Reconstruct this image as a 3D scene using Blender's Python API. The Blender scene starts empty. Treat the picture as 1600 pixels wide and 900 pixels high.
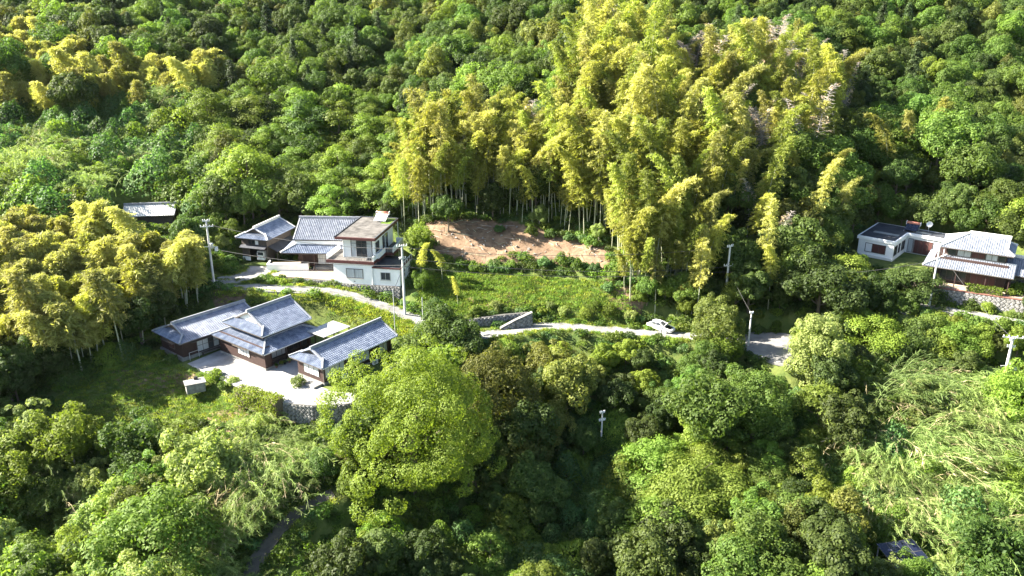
import bpy, math, random
import numpy as np
from mathutils import Vector, Matrix
random.seed(7)
RNG = np.random.default_rng(11)
SC = bpy.context.scene
COL = SC.collection
# ------------------------------------------------------------------ camera, sky, sun, exposure
CAMZ, PITCH, F = 50.0, math.radians(20.0), 1300.0          # focal length in pixels of a 1600 px wide frame
cd = bpy.data.cameras.new('drone_camera'); cd.sensor_width = 36.0; cd.lens = 36.0 * F / 1600.0
cd.clip_start = 0.5; cd.clip_end = 9000
cam = bpy.data.objects.new('drone_camera', cd); COL.objects.link(cam)
cam.location = (0, 0, CAMZ); cam.rotation_euler = (math.pi / 2 - PITCH, 0, 0)
SC.camera = cam
SUN_EL = math.radians(35.0)
_h = Vector((-0.99, 0.10)).normalized()
SUN = Vector((_h.x * math.cos(SUN_EL), _h.y * math.cos(SUN_EL), math.sin(SUN_EL)))
w = bpy.data.worlds.new('World'); SC.world = w; w.use_nodes = True
nt = w.node_tree; nt.nodes.clear()
sky = nt.nodes.new('ShaderNodeTexSky'); sky.sky_type = 'NISHITA'; sky.sun_disc = False
sky.sun_elevation = SUN_EL; sky.sun_rotation = math.atan2(SUN.x, SUN.y)
sky.air_density = 1.0; sky.dust_density = 1.2; sky.ozone_density = 1.0
bg = nt.nodes.new('ShaderNodeBackground'); bg.inputs['Strength'].default_value = 0.055
wo = nt.nodes.new('ShaderNodeOutputWorld')
nt.links.new(sky.outputs[0], bg.inputs[0]); nt.links.new(bg.outputs[0], wo.inputs[0])
sl = bpy.data.lights.new('sun', 'SUN'); sl.energy = 5.0; sl.angle = math.radians(0.6); sl.color = (1.0, 0.93, 0.80)
so = bpy.data.objects.new('sun', sl); COL.objects.link(so)
so.location = (-150, 90, 150); so.rotation_euler = SUN.to_track_quat('Z', 'Y').to_euler()
SC.view_settings.view_transform = 'Standard'; SC.view_settings.look = 'None'
SC.view_settings.gamma = 1.0; SC.view_settings.use_curve_mapping = False
SC.view_settings.exposure = 2.75
SC.cycles.max_bounces = 4; SC.cycles.diffuse_bounces = 2; SC.cycles.transmission_bounces = 2
SC.cycles.use_denoising = True

# ------------------------------------------------------------------ pixel <-> place
CP, SP = math.cos(PITCH), math.sin(PITCH)
def ray(px, py):                       # direction with unit depth along the optical axis
    a, b = (px - 800) / F, (py - 450) / F
    return np.array([a, CP - b * SP, -(SP + b * CP)])
def at_z(px, py, z):
    r = ray(px, py); d = (CAMZ - z) / -r[2]
    return np.array([r[0] * d, r[1] * d, z])
def at_d(px, py, d):
    r = ray(px, py); return np.array([r[0] * d, r[1] * d, CAMZ + r[2] * d])
def project(x, y, z):
    dz = z - CAMZ
    d = y * CP - dz * SP
    v = -(y * SP + dz * CP)
    return 800 + F * x / d, 450 + F * v / d, d
def in_poly(px, py, poly):
    px = np.asarray(px, float); py = np.asarray(py, float); c = np.zeros(px.shape, bool)
    n = len(poly)
    for i in range(n):
        x0, y0 = poly[i]; x1, y1 = poly[(i + 1) % n]
        if y0 == y1: continue
        k = ((y0 > py) != (y1 > py)) & (px < (x1 - x0) * (py - y0) / (y1 - y0) + x0)
        c ^= k
    return c
def seg_dist(x, y, a, b):
    ax, ay = a[0], a[1]; bx, by = b[0] - ax, b[1] - ay
    t = np.clip(((x - ax) * bx + (y - ay) * by) / (bx * bx + by * by + 1e-9), 0, 1)
    return np.hypot(x - ax - t * bx, y - ay - t * by), t
def poly_dist(x, y, poly):
    d = np.full(np.shape(x), 1e9)
    for i in range(len(poly)):
        d = np.minimum(d, seg_dist(x, y, poly[i], poly[(i + 1) % len(poly)])[0])
    return np.where(in_poly(x, y, poly), 0, d)
def smooth(t):
    t = np.clip(t, 0, 1); return t * t * (3 - 2 * t)

# ------------------------------------------------------------------ terrain
CTRL = [at_z(*p) for p in [
    (340, 560, 0), (520, 630, 0), (430, 590, 0), (255, 556, 0), (525, 452, 4.2), (600, 474, 2.4), (330, 442, 4.6), (420, 448, 4.6),
    (560, 465, 3.6), (640, 492, 2.2), (690, 515, 1.2), (780, 517, 1), (850, 508, 1), (950, 514, .8), (1085, 527, .3), (1200, 545, -.3),
    (1340, 572, -1.5), (395, 415, 5.2), (480, 418, 5.2), (980, 450, 5), (1100, 475, 2.6), (800, 470, 3.2), (720, 440, 4.6), (860, 425, 5.4),
    (1500, 560, -2.5), (600, 700, -7), (800, 700, -8), (1100, 700, -9), (1400, 700, -8), (800, 900, -14), (430, 830, -8), (380, 900, -10),
    (490, 780, -6.5), (200, 750, -9), (60, 880, -14), (100, 640, -3), (200, 600, -1.2), (1400, 870, -12), (1600, 900, -13), (1150, 880, -13),
    (900, 580, -3.5), (490, 664, -3.0), (1500, 524, 1.2), (1585, 534, 1.2), (1445, 508, 1.6), (445, 668, -3.2), (540, 655, -2.2), (1050, 600, -4), (1250, 640, -5), (520, 545, 1.2), (480, 470, 3.6), (620, 515, 1.6), (400, 466, 3.3), (330, 470, 3.4)]]
CTRL += [at_d(*p) for p in [
    (235, 345, 150), (100, 230, 172), (300, 200, 180), (100, 100, 205), (450, 150, 205), (600, 200, 190), (700, 100, 222), (600, 0, 262),
    (200, 0, 245), (900, 10, 238), (1100, 100, 187), (1100, 10, 212), (1000, 200, 164), (800, 200, 176), (780, 345, 146), (660, 350, 144), (940, 390, 138),
    (1150, 300, 152), (1300, 200, 175), (1500, 200, 182), (1300, 60, 205), (1500, 48, 214), (1620, 56, 222), (1420, 335, 147), (1600, 350, 145),
    (30, 330, 148)]]
CTRL += [np.array(p, float) for p in [
    (58, 134, 6.6), (72, 122, 6.8), (82, 112, 6.6), (66, 115, 4.4), (-68, 118, 4.5), (-75, 105, 1), (-90, 130, 8), (-40, 160, 10), (-20, 160, 10.5),
    (0, 20, -20), (-120, 30, -18), (120, 30, -19), (-190, 130, 12), (170, 120, 4), (-280, 260, 48), (260, 260, 22), (0, 350, 58), (-220, 420, 70),
    (190, 330, 30), (400, 500, 10), (-500, 100, 30), (500, 100, -10), (0, -300, -25), (0, 700, 60), (-500, 700, 80), (110, 160, 15), (140, 200, 26)]]
CTRL = np.array(CTRL)
CTRL = CTRL[[i for i in range(len(CTRL)) if all(np.hypot(*(CTRL[i, :2] - CTRL[j, :2])) > .8 for j in range(i))]]
def _solve():
    n = len(CTRL); P = CTRL[:, :2]
    K = np.hypot(P[:, None, 0] - P[None, :, 0], P[:, None, 1] - P[None, :, 1]) - np.eye(n) * 1.2
    A = np.zeros((n + 1, n + 1)); A[:n, :n] = K; A[:n, n] = 1; A[n, :n] = 1
    return np.linalg.solve(A, np.append(CTRL[:, 2], 0))
WGT = _solve()
def zbase(x, y):
    x = np.asarray(x, float); y = np.asarray(y, float); z = np.full(x.shape, WGT[-1])
    for (a, b, _), k in zip(CTRL, WGT[:-1]): z = z + k * np.sqrt((x - a) ** 2 + (y - b) ** 2 + 4.0)
    z = z + .35 * np.sin(x * .31 + y * .17) * np.sin(y * .27 - x * .11) + .2 * np.sin(x * .83 + 1) * np.sin(y * .71)
    return z
# roads: (half width, [(x, y, z)])
ROAD = [at_z(*p) for p in [(325, 441, 4.7), (420, 449, 4.7), (500, 453, 4.5), (548, 461, 3.9), (600, 479, 2.8), (645, 496, 2.0), (690, 517, 1.2),
                           (740, 523, 1.0), (790, 519, 1.0), (850, 509, 1.0), (950, 515, .8), (1085, 526, .3), (1150, 532, 0), (1200, 540, -.3),
                           (1270, 556, -.8), (1345, 575, -1.6), (1400, 598, -2.4)]]
PATH = [at_z(*p) for p in [(375, 930, -11), (405, 870, -9.4), (430, 835, -8.2), (455, 808, -7.4), (490, 786, -6.6), (520, 770, -6)]]
DRIVE = [at_z(*p) for p in [(345, 440, 4.75), (395, 428, 5.0), (410, 416, 5.25)]]
RDRIVE = [np.array(p, float) for p in [(57.5, 115.6, 4.2), (62, 117, 4.4), (67, 114.4, 4.5), (73, 110.6, 4.5), (80, 106, 4.4)]]
ROADS = [(1.7, ROAD), (1.25, PATH), (2.6, DRIVE), (1.5, RDRIVE)]
PADS = [([(-53, 111), (-46, 121), (-30, 121), (-15, 112), (-16, 107), (-21.5, 99.5), (-22.3, 97), (-28.7, 97.2), (-36.6, 101.6), (-46, 106)], 0.0, 2.2),
        ([(-46.5, 133.5), (-48, 146), (-26, 146), (-16.8, 140), (-17.9, 127.0), (-28.3, 129.0), (-40, 130.2)], 4.85, 1.2),
        ([(-23, 125.0), (-17.6, 124.2), (-17.2, 122.9), (-22.5, 123.8)], 2.1, .9),
        ([(-72, 146), (-61, 147.5), (-62, 154), (-73, 153)], 7.7, 4.0),
        ([(64, 119), (77, 112.2), (92, 106), (92, 125), (76, 142), (66, 146), (57, 136)], 6.8, 1.0)]
def zg(x, y):
    x = np.asarray(x, float); y = np.asarray(y, float); z = zbase(x, y)
    for poly, pz, bl in PADS:
        k = smooth(1 - poly_dist(x, y, poly) / bl); z = z + (pz - z) * k
    for hw, line in ROADS:
        best = np.full(x.shape, 1e9); bz = np.zeros(x.shape)
        for a, b in zip(line[:-1], line[1:]):
            d, t = seg_dist(x, y, a, b); m = d < best
            best = np.where(m, d, best); bz = np.where(m, a[2] + t * (b[2] - a[2]), bz)
        k = smooth(1 - (best - hw - .4) / 2.2); z = z + (bz - .12 - z) * k
    return z
def site(px, py, hc=0.0, dmin=62):
    r = ray(px, py); t = np.arange(dmin, 420, .4)
    gap = CAMZ + r[2] * t - zg(r[0] * t, r[1] * t) - hc
    i = np.argmax(gap < 0) if (gap < 0).any() else len(t) - 1
    d = t[i]; x, y = r[0] * d, r[1] * d
    return np.array([x, y, float(zg(x, y))])

# ------------------------------------------------------------------ materials
def mat(name):
    m = bpy.data.materials.new(name); m.use_nodes = True
    n = m.node_tree; b = n.nodes['Principled BSDF']; return m, n, b
def noise_mat(name, c1, c2, scale=3.0, rough=.8, bump=.0, detail=4, spec=.3, c3=None, stretch=None, metallic=0):
    m, n, b = mat(name); N = n.nodes; L = n.links
    tc = N.new('ShaderNodeTexCoord'); src = tc.outputs['Object']
    if stretch:
        mp = N.new('ShaderNodeMapping'); mp.inputs['Scale'].default_value = stretch; L.new(src, mp.inputs[0]); src = mp.outputs[0]
    t = N.new('ShaderNodeTexNoise'); t.inputs['Scale'].default_value = scale; t.inputs['Detail'].default_value = detail; t.inputs['Roughness'].default_value = .65
    L.new(src, t.inputs['Vector'])
    r = N.new('ShaderNodeValToRGB'); e = r.color_ramp.elements
    e[0].position = .32; e[0].color = (*c1, 1); e[1].position = .68; e[1].color = (*c2, 1)
    if c3: k = r.color_ramp.elements.new(.8); k.color = (*c3, 1)
    L.new(t.outputs[0], r.inputs[0]); L.new(r.outputs[0], b.inputs['Base Color'])
    b.inputs['Roughness'].default_value = rough; b.inputs['Specular IOR Level'].default_value = spec; b.inputs['Metallic'].default_value = metallic
    if bump:
        t2 = N.new('ShaderNodeTexNoise'); t2.inputs['Scale'].default_value = scale * 6; t2.inputs['Detail'].default_value = 3; L.new(src, t2.inputs['Vector'])
        bp = N.new('ShaderNodeBump'); bp.inputs['Strength'].default_value = bump; bp.inputs['Distance'].default_value = .05
        L.new(t2.outputs[0], bp.inputs['Height']); L.new(bp.outputs[0], b.inputs['Normal'])
    return m
def leaf_mat(name, c1, c2, trans=.42, tcol=None, hue=.018, rough=.6, spec=.22):
    m, n, b = mat(name); N = n.nodes; L = n.links
    g = N.new('ShaderNodeNewGeometry'); oi = N.new('ShaderNodeObjectInfo')
    mx = N.new('ShaderNodeMix'); mx.data_type = 'RGBA'; mx.inputs['A'].default_value = (*c1, 1); mx.inputs['B'].default_value = (*c2, 1)
    L.new(g.outputs['Random Per Island'], mx.inputs['Factor'])
    hs = N.new('ShaderNodeHueSaturation')
    mr = N.new('ShaderNodeMapRange'); mr.inputs['To Min'].default_value = .5 - hue; mr.inputs['To Max'].default_value = .5 + hue
    L.new(oi.outputs['Random'], mr.inputs['Value']); L.new(mr.outputs[0], hs.inputs['Hue'])
    ml = N.new('ShaderNodeMath'); ml.operation = 'MULTIPLY'; ml.inputs[1].default_value = 7.31
    fr = N.new('ShaderNodeMath'); fr.operation = 'FRACT'; L.new(oi.outputs['Random'], ml.inputs[0]); L.new(ml.outputs[0], fr.inputs[0])
    mv = N.new('ShaderNodeMapRange'); mv.inputs['To Min'].default_value = .62; mv.inputs['To Max'].default_value = 1.4
    L.new(fr.outputs[0], mv.inputs['Value']); L.new(mv.outputs[0], hs.inputs['Value'])
    L.new(mx.outputs['Result'], hs.inputs['Color'])
    L.new(hs.outputs[0], b.inputs['Base Color'])
    b.inputs['Roughness'].default_value = rough; b.inputs['Specular IOR Level'].default_value = spec
    tr = N.new('ShaderNodeBsdfTranslucent')
    k = N.new('ShaderNodeMix'); k.data_type = 'RGBA'; k.blend_type = 'MULTIPLY'; k.inputs['Factor'].default_value = 1.0
    k.inputs['B'].default_value = (*(tcol or (1.5, 1.6, .7)), 1)
    L.new(hs.outputs[0], k.inputs['A']); L.new(k.outputs['Result'], tr.inputs['Color'])
    ms = N.new('ShaderNodeMixShader'); ms.inputs[0].default_value = trans
    L.new(b.outputs[0], ms.inputs[1]); L.new(tr.outputs[0], ms.inputs[2])
    L.new(ms.outputs[0], N['Material Output'].inputs['Surface'])
    return m
M = {}
M['leaf_dark'] = leaf_mat('evergreen_leaf', (.040, .066, .016), (.080, .115, .026))
M['leaf_mid'] = leaf_mat('green_leaf', (.060, .108, .020), (.115, .172, .032))
M['leaf_bright'] = leaf_mat('bright_leaf', (.098, .152, .022), (.168, .228, .038), .46)
M['leaf_gold'] = leaf_mat('golden_leaf', (.10, .145, .018), (.18, .225, .030), .42, (1.5, 1.5, .5), .012)
M['leaf_olive'] = leaf_mat('olive_leaf', (.085, .108, .024), (.155, .172, .038), .42, (1.5, 1.5, .6))
M['leaf_pale'] = leaf_mat('pale_leaf', (.13, .175, .05), (.235, .28, .09), .44)
M['leaf_blue'] = leaf_mat('vine_leaf', (.055, .105, .032), (.105, .165, .05), .4, (1.35, 1.6, .7))
M['leaf_conifer'] = leaf_mat('conifer_needles', (.03, .055, .02), (.06, .09, .03), .25)
M['bamboo_a'] = leaf_mat('bamboo_leaf', (.23, .25, .052), (.38, .375, .095), .45, (1.4, 1.45, .6), .008)
M['bamboo_b'] = leaf_mat('bamboo_leaf_tan', (.25, .262, .072), (.41, .392, .13), .42, (1.38, 1.42, .65), .008)
M['bamboo_c'] = leaf_mat('bamboo_leaf_green', (.17, .21, .042), (.29, .32, .078), .45, (1.4, 1.5, .55), .008)
M['cane'] = leaf_mat('cane_leaf', (.13, .19, .05), (.26, .33, .11), .42, (1.4, 1.5, .7), .01)
M['cane_dry'] = leaf_mat('dry_cane', (.30, .25, .13), (.48, .40, .24), .25, (1.2, 1.1, .8), .01)
M['grass'] = leaf_mat('grass_blade', (.08, .14, .02), (.16, .23, .04), .4)
M['grass_lit'] = leaf_mat('sunlit_meadow_grass', (.16, .20, .025), (.30, .33, .055), .42)  # brighter copy of the grass, with sunlight put into its colour
M['culm'] = noise_mat('bamboo_culm', (.30, .32, .20), (.42, .42, .30), 2.0, .5)
M['bark'] = noise_mat('bark', (.09, .07, .05), (.17, .14, .10), 4, .9)
M['bark_pale'] = noise_mat('pale_bark', (.32, .29, .24), (.46, .42, .36), 4, .9)
M['dead'] = noise_mat('dead_wood', (.24, .21, .19), (.38, .35, .32), 4, .9)
M['tile'] = noise_mat('glazed_roof_tile', (.065, .085, .135), (.21, .24, .305), 1.4, .24, 0, 7, .7)  # pale blotches in the tile colour help stand in for sun glints
M['tile_grey'] = noise_mat('grey_roof_tile', (.09, .105, .14), (.22, .235, .27), 1.5, .36, 0, 5, .5)
M['ridge'] = noise_mat('ridge_tile', (.17, .18, .20), (.30, .31, .33), 3, .45)
M['ridge_pale'] = noise_mat('mortared_ridge', (.50, .50, .48), (.68, .67, .64), 3, .7)
M['plaster'] = noise_mat('white_plaster', (.76, .76, .74), (.86, .86, .84), .8, .85, .05)
M['wood'] = noise_mat('dark_brown_cladding', (.028, .016, .014), (.052, .030, .026), 1.5, .65, .3, stretch=(9, 9, .6))
M['wood_old'] = noise_mat('weathered_timber', (.055, .045, .04), (.12, .10, .085), 1.5, .85, .3, stretch=(8, 8, .6))
M['shutter'] = noise_mat('red_brown_shutter', (.065, .027, .024), (.10, .042, .036), 2, .6, stretch=(10, 10, .5))
M['fascia'] = noise_mat('maroon_fascia', (.075, .027, .025), (.11, .042, .038), 2, .6)
M['concrete'] = noise_mat('concrete', (.12, .117, .112), (.29, .285, .27), .6, .9, .15, 8)
M['yard'] = noise_mat('yard_concrete', (.19, .185, .18), (.38, .37, .355), .35, .9, .15, 9)
M['asphalt'] = noise_mat('old_asphalt', (.14, .137, .135), (.26, .25, .24), .5, .9, .2, 9)
M['path'] = noise_mat('track_asphalt', (.06, .055, .05), (.12, .108, .095), .8, .9, .2, 8)
M['earth'] = noise_mat('bare_yard_earth', (.27, .21, .155), (.42, .34, .26), .8, .95, .2, 7)
M['stone'] = noise_mat('wall_stone', (.11, .108, .105), (.27, .265, .255), 1.9, .85, .2, 6)
M['joint'] = noise_mat('wall_joint', (.07, .07, .065), (.14, .135, .125), 3, .95)
M['rock'] = noise_mat('bank_rock', (.20, .19, .18), (.36, .34, .31), 1.5, .9, .4, 7)
M['glass'] = noise_mat('window_glass', (.03, .035, .04), (.06, .065, .07), 1, .08, 0, 2, .6)
M['curtain'] = noise_mat('curtained_pane', (.34, .36, .37), (.52, .54, .55), 1.5, .18, 0, 2, .5, stretch=(6, 6, .4))
M['frame'] = noise_mat('bronze_window_frame', (.06, .05, .045), (.09, .075, .065), 3, .4)
M['alu'] = noise_mat('aluminium', (.45, .46, .47), (.58, .59, .60), 3, .35, metallic=.6)
M['white'] = noise_mat('white_paint', (.72, .72, .70), (.80, .80, .79), 2, .45)
M['carpaint'] = noise_mat('white_car_paint', (.78, .78, .78), (.82, .82, .82), 1, .15, spec=.6)
M['rubber'] = noise_mat('black_rubber', (.015, .015, .015), (.03, .03, .03), 5, .8)
M['black'] = noise_mat('black_plastic', (.012, .012, .013), (.025, .025, .027), 4, .5)
M['redlamp'] = noise_mat('red_lamp', (.35, .02, .02), (.45, .03, .03), 3, .3)
M['pole'] = noise_mat('concrete_pole', (.46, .455, .44), (.60, .59, .57), 1.2, .85)
M['steel'] = noise_mat('galvanised_steel', (.50, .51, .52), (.66, .67, .68), 3, .45, metallic=.4)
M['wire'] = noise_mat('cable', (.03, .03, .03), (.05, .05, .05), 3, .6)
M['solar'] = noise_mat('solar_cells', (.008, .010, .024), (.013, .017, .038), 2, .2, spec=.35)
M['rust'] = noise_mat('rusty_tank', (.42, .12, .08), (.60, .30, .20), 3, .6)
M['gravel'] = noise_mat('gravel_roof', (.035, .032, .03), (.15, .14, .13), .7, .95, .4, 9)
M['darkroof'] = noise_mat('bitumen_roof', (.025, .027, .032), (.075, .08, .095), .6, .5, .1, 8)
M['sheet'] = noise_mat('pale_metal_sheet', (.30, .30, .29), (.42, .42, .40), .9, .4, metallic=.2)
M['brick'] = noise_mat('red_brick_edge', (.16, .07, .055), (.24, .12, .095), 4, .85)
M['dead_leaf'] = leaf_mat('dry_frond', (.34, .25, .15), (.52, .42, .28), .25, (1.2, 1.1, .8), .01)
def ground_mat():
    m, n, b = mat('hillside_ground'); N = n.nodes; L = n.links
    tc = N.new('ShaderNodeTexCoord')
    def nz(s, d=6):
        t = N.new('ShaderNodeTexNoise'); t.inputs['Scale'].default_value = s; t.inputs['Detail'].default_value = d; t.inputs['Roughness'].default_value = .65
        L.new(tc.outputs['Object'], t.inputs['Vector']); return t.outputs[0]
    def ramp(s, a, c1, e, c2):
        r = N.new('ShaderNodeValToRGB'); r.color_ramp.elements[0].position = a; r.color_ramp.elements[0].color = (*c1, 1)
        r.color_ramp.elements[1].position = e; r.color_ramp.elements[1].color = (*c2, 1); L.new(s, r.inputs[0]); return r.outputs[0]
    grass = ramp(nz(.45), .35, (.045, .075, .018), .7, (.13, .15, .04))
    dirt = ramp(nz(.8, 9), .3, (.085, .055, .036), .7, (.27, .185, .12))
    at = N.new('ShaderNodeAttribute'); at.attribute_name = 'soil'
    ad = N.new('ShaderNodeMath'); ad.operation = 'ADD'; L.new(at.outputs['Fac'], ad.inputs[0])
    sb = N.new('ShaderNodeMath'); sb.operation = 'MULTIPLY_ADD'; sb.inputs[1].default_value = 1.6; sb.inputs[2].default_value = -.8
    L.new(nz(.6, 8), sb.inputs[0]); L.new(sb.outputs[0], ad.inputs[1])
    st = ramp(ad.outputs[0], .4, (0, 0, 0), .62, (1, 1, 1))
    mx = N.new('ShaderNodeMix'); mx.data_type = 'RGBA'; L.new(st, mx.inputs['Factor']); L.new(grass, mx.inputs['A']); L.new(dirt, mx.inputs['B'])
    L.new(mx.outputs['Result'], b.inputs['Base Color']); b.inputs['Roughness'].default_value = .95; b.inputs['Specular IOR Level'].default_value = .15
    bp = N.new('ShaderNodeBump'); bp.inputs['Strength'].default_value = .6; bp.inputs['Distance'].default_value = .25
    L.new(nz(1.6, 7), bp.inputs['Height']); L.new(bp.outputs[0], b.inputs['Normal'])
    return m
M['ground'] = ground_mat()

# ------------------------------------------------------------------ mesh helpers
def raw_mesh(name, V, Fc, mats, midx=None, smooth_=False):
    """V (n,3); Fc (m,k) array of equal-size faces or a list of faces"""
    me = bpy.data.meshes.new(name)
    if isinstance(Fc, np.ndarray):
        V = np.ascontiguousarray(V, dtype=np.float32); k = Fc.shape[1]
        me.vertices.add(len(V)); me.vertices.foreach_set('co', V.ravel())
        me.loops.add(Fc.size); me.loops.foreach_set('vertex_index', np.ascontiguousarray(Fc, dtype=np.int32).ravel())
        me.polygons.add(len(Fc)); me.polygons.foreach_set('loop_start', np.arange(0, Fc.size, k, dtype=np.int32))
        if midx is not None: me.polygons.foreach_set('material_index', np.ascontiguousarray(midx, dtype=np.int32))
        me.update(calc_edges=True)
    else:
        me.from_pydata([tuple(map(float, v)) for v in V], [], Fc); me.update()
        if midx is not None:
            for p, i in zip(me.polygons, midx): p.material_index = i
    for m_ in (mats if isinstance(mats, (list, tuple)) else [mats]): me.materials.append(m_)
    if smooth_: me.polygons.foreach_set('use_smooth', np.ones(len(me.polygons), bool))
    return me
def link(name, me, parent=None, loc=None, rotz=0, scale=None):
    o = bpy.data.objects.new(name, me); COL.objects.link(o)
    if parent is not None: o.parent = parent
    if loc is not None: o.location = tuple(map(float, loc))
    if rotz: o.rotation_euler = (0, 0, rotz)
    if scale is not None: o.scale = (scale,) * 3 if np.isscalar(scale) else scale
    return o
def tag(o, label, cat=None, group=None, kind=None):
    if label: o['label'] = label
    if cat: o['category'] = cat
    if group: o['group'] = group
    if kind: o['kind'] = kind
    return o
def empty(name, loc, rotz=0):
    o = bpy.data.objects.new(name, None); COL.objects.link(o); o.empty_display_size = .5
    o.location = tuple(map(float, loc)); o.rotation_euler = (0, 0, rotz); return o
class MB:
    def __init__(s): s.v = []; s.f = []
    def face(s, pts):
        i = len(s.v); s.v += [tuple(p) for p in pts]; s.f.append(list(range(i, i + len(pts)))); return s
    def hexa(s, b, t):                  # bottom quad, top quad (same order, counter-clockwise from above)
        i = len(s.v); s.v += [tuple(p) for p in b] + [tuple(p) for p in t]; n = len(b)
        s.f.append([i + k for k in reversed(range(n))]); s.f.append([i + n + k for k in range(n)])
        for k in range(n): s.f.append([i + k, i + (k + 1) % n, i + n + (k + 1) % n, i + n + k])
        return s
    def box(s, x0, x1, y0, y1, z0, z1):
        q = [(x0, y0), (x1, y0), (x1, y1), (x0, y1)]
        return s.hexa([(x, y, z0) for x, y in q], [(x, y, z1) for x, y in q])
    def prism(s, poly, z0, z1): return s.hexa([(p[0], p[1], z0) for p in poly], [(p[0], p[1], z1) for p in poly])
    def beam(s, p, q, w, h, drop=0):    # box between two points, w wide, h tall, sitting on the line
        p, q = Vector(p), Vector(q); d = (q - p).normalized()
        r = d.cross(Vector((0, 0, 1)))
        r = r.normalized() if r.length > 1e-3 else Vector((1, 0, 0))
        u = r.cross(d).normalized()
        a = [p - r * w / 2 - u * drop, p + r * w / 2 - u * drop, p + r * w / 2 + u * (h - drop), p - r * w / 2 + u * (h - drop)]
        return s.hexa(a, [k + (q - p) for k in a])
    def tube(s, pts, rad, n=6, caps=True):
        pts = [Vector(p) for p in pts]; rad = rad if isinstance(rad, (list, tuple)) else [rad] * len(pts)
        rings = []
        for k, p in enumerate(pts):
            d = (pts[min(k + 1, len(pts) - 1)] - pts[max(k - 1, 0)]).normalized()
            a = d.cross(Vector((0, 0, 1)))
            a = a.normalized() if a.length > .05 else Vector((1, 0, 0))
            b = d.cross(a).normalized(); i = len(s.v)
            for j in range(n):
                t = 2 * math.pi * j / n; s.v.append(tuple(p + (a * math.cos(t) + b * math.sin(t)) * rad[k]))
            rings.append(i)
        for i0, i1 in zip(rings[:-1], rings[1:]):
            for j in range(n): s.f.append([i0 + j, i0 + (j + 1) % n, i1 + (j + 1) % n, i1 + j])
        if caps:
            s.f.append([rings[0] + j for j in reversed(range(n))]); s.f.append([rings[-1] + j for j in range(n)])
        return s
    def cyl(s, c, r, h, n=12, axis='z'):
        e = {'z': (0, 0, h), 'x': (h, 0, 0), 'y': (0, h, 0)}[axis]
        return s.tube([c, (c[0] + e[0], c[1] + e[1], c[2] + e[2])], r, n)
    def build(s, name, m, parent=None, smooth_=False):
        return link(name, raw_mesh(name, s.v, s.f, m if not isinstance(m, str) else M[m], None, smooth_), parent)
# ------------------------------------------------------------------ ground
PADS.append(([(19.5, 121), (24, 120.5), (27, 115.5), (22.5, 114.8)], .74, 1.5))
PADS.append(([tuple(at_z(px, py, z_)[:2]) for px, py, z_ in [(1160, 546, -.2), (1206, 569, -.4), (1245, 578, -.5), (1250, 526, -.2), (1228, 519, 0), (1164, 516, .1)]], -.25, 2.0))
DIRT_PX = [(668, 352), (740, 343), (800, 352), (900, 376), (948, 396), (942, 424), (880, 408), (800, 402), (740, 414), (690, 400)]
DIRT = [tuple(site(px, py)[:2]) for px, py in DIRT_PX]
SOILS = [DIRT, [tuple(site(px, py)[:2]) for px, py in [(735, 472), (790, 460), (830, 464), (800, 478), (740, 482)]],
         [tuple(site(px, py)[:2]) for px, py in [(185, 585), (240, 590), (300, 605), (300, 612), (200, 600)]],
         [tuple(site(px, py)[:2]) for px, py in [(330, 655), (385, 640), (395, 660), (350, 672)]],
         [tuple(site(px, py)[:2]) for px, py in [(340, 458), (375, 462), (372, 480), (345, 478)]],
         [tuple(site(px, py)[:2]) for px, py in [(950, 445), (985, 450), (1000, 475), (960, 475)]],
         [tuple(site(px, py)[:2]) for px, py in [(1070, 455), (1090, 455), (1090, 480), (1070, 480)]]]
def grid_axis(lo, hi, fine, step, far, grow):
    a = list(np.arange(lo, hi + .01, step)); s = step; x = a[-1]
    while x < far: s *= grow; x += s; a.append(x)
    s = step; x = a[0]
    while x > -far: s *= grow; x -= s; a.insert(0, x)
    return np.array(a)
def build_ground():
    gx = grid_axis(-92, 92, 0, 1.0, 4000, 1.13); gy = grid_axis(70, 165, 0, 1.0, 4000, 1.09)
    X, Y = np.meshgrid(gx, gy); Z = zg(X, Y)
    far = smooth((np.hypot(X, Y - 120) - 330) / 900); Z = Z * (1 - far) + (-10) * far
    V = np.stack([X.ravel(), Y.ravel(), Z.ravel()], 1); nx, ny = len(gx), len(gy)
    i = np.arange((ny - 1) * nx).reshape(ny - 1, nx)[:, :-1].ravel()
    Fc = np.stack([i, i + 1, i + nx + 1, i + nx], 1)
    me = raw_mesh('ground', V, Fc, M['ground'], None, True)
    s = np.zeros(len(V))
    for poly in SOILS: s = np.maximum(s, smooth(1 - poly_dist(V[:, 0], V[:, 1], poly) / 1.8))
    a = me.attributes.new('soil', 'FLOAT', 'POINT'); a.data.foreach_set('value', s.astype(np.float32))
    o = link('ground', me); tag(o, 'green hillside ground falling towards the valley', None, None, 'structure')
build_ground()
def smooth_line(line, n=4):
    P = [np.array(p, float) for p in line]; out = []
    for k in range(len(P) - 1):
        p0, p1, p2, p3 = P[max(k - 1, 0)], P[k], P[k + 1], P[min(k + 2, len(P) - 1)]
        for j in range(n):
            t = j / n; out.append(.5 * (2 * p1 + (p2 - p0) * t + (2 * p0 - 5 * p1 + 4 * p2 - p3) * t * t + (3 * p1 - p0 - 3 * p2 + p3) * t ** 3))
    out.append(P[-1]); return out
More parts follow.
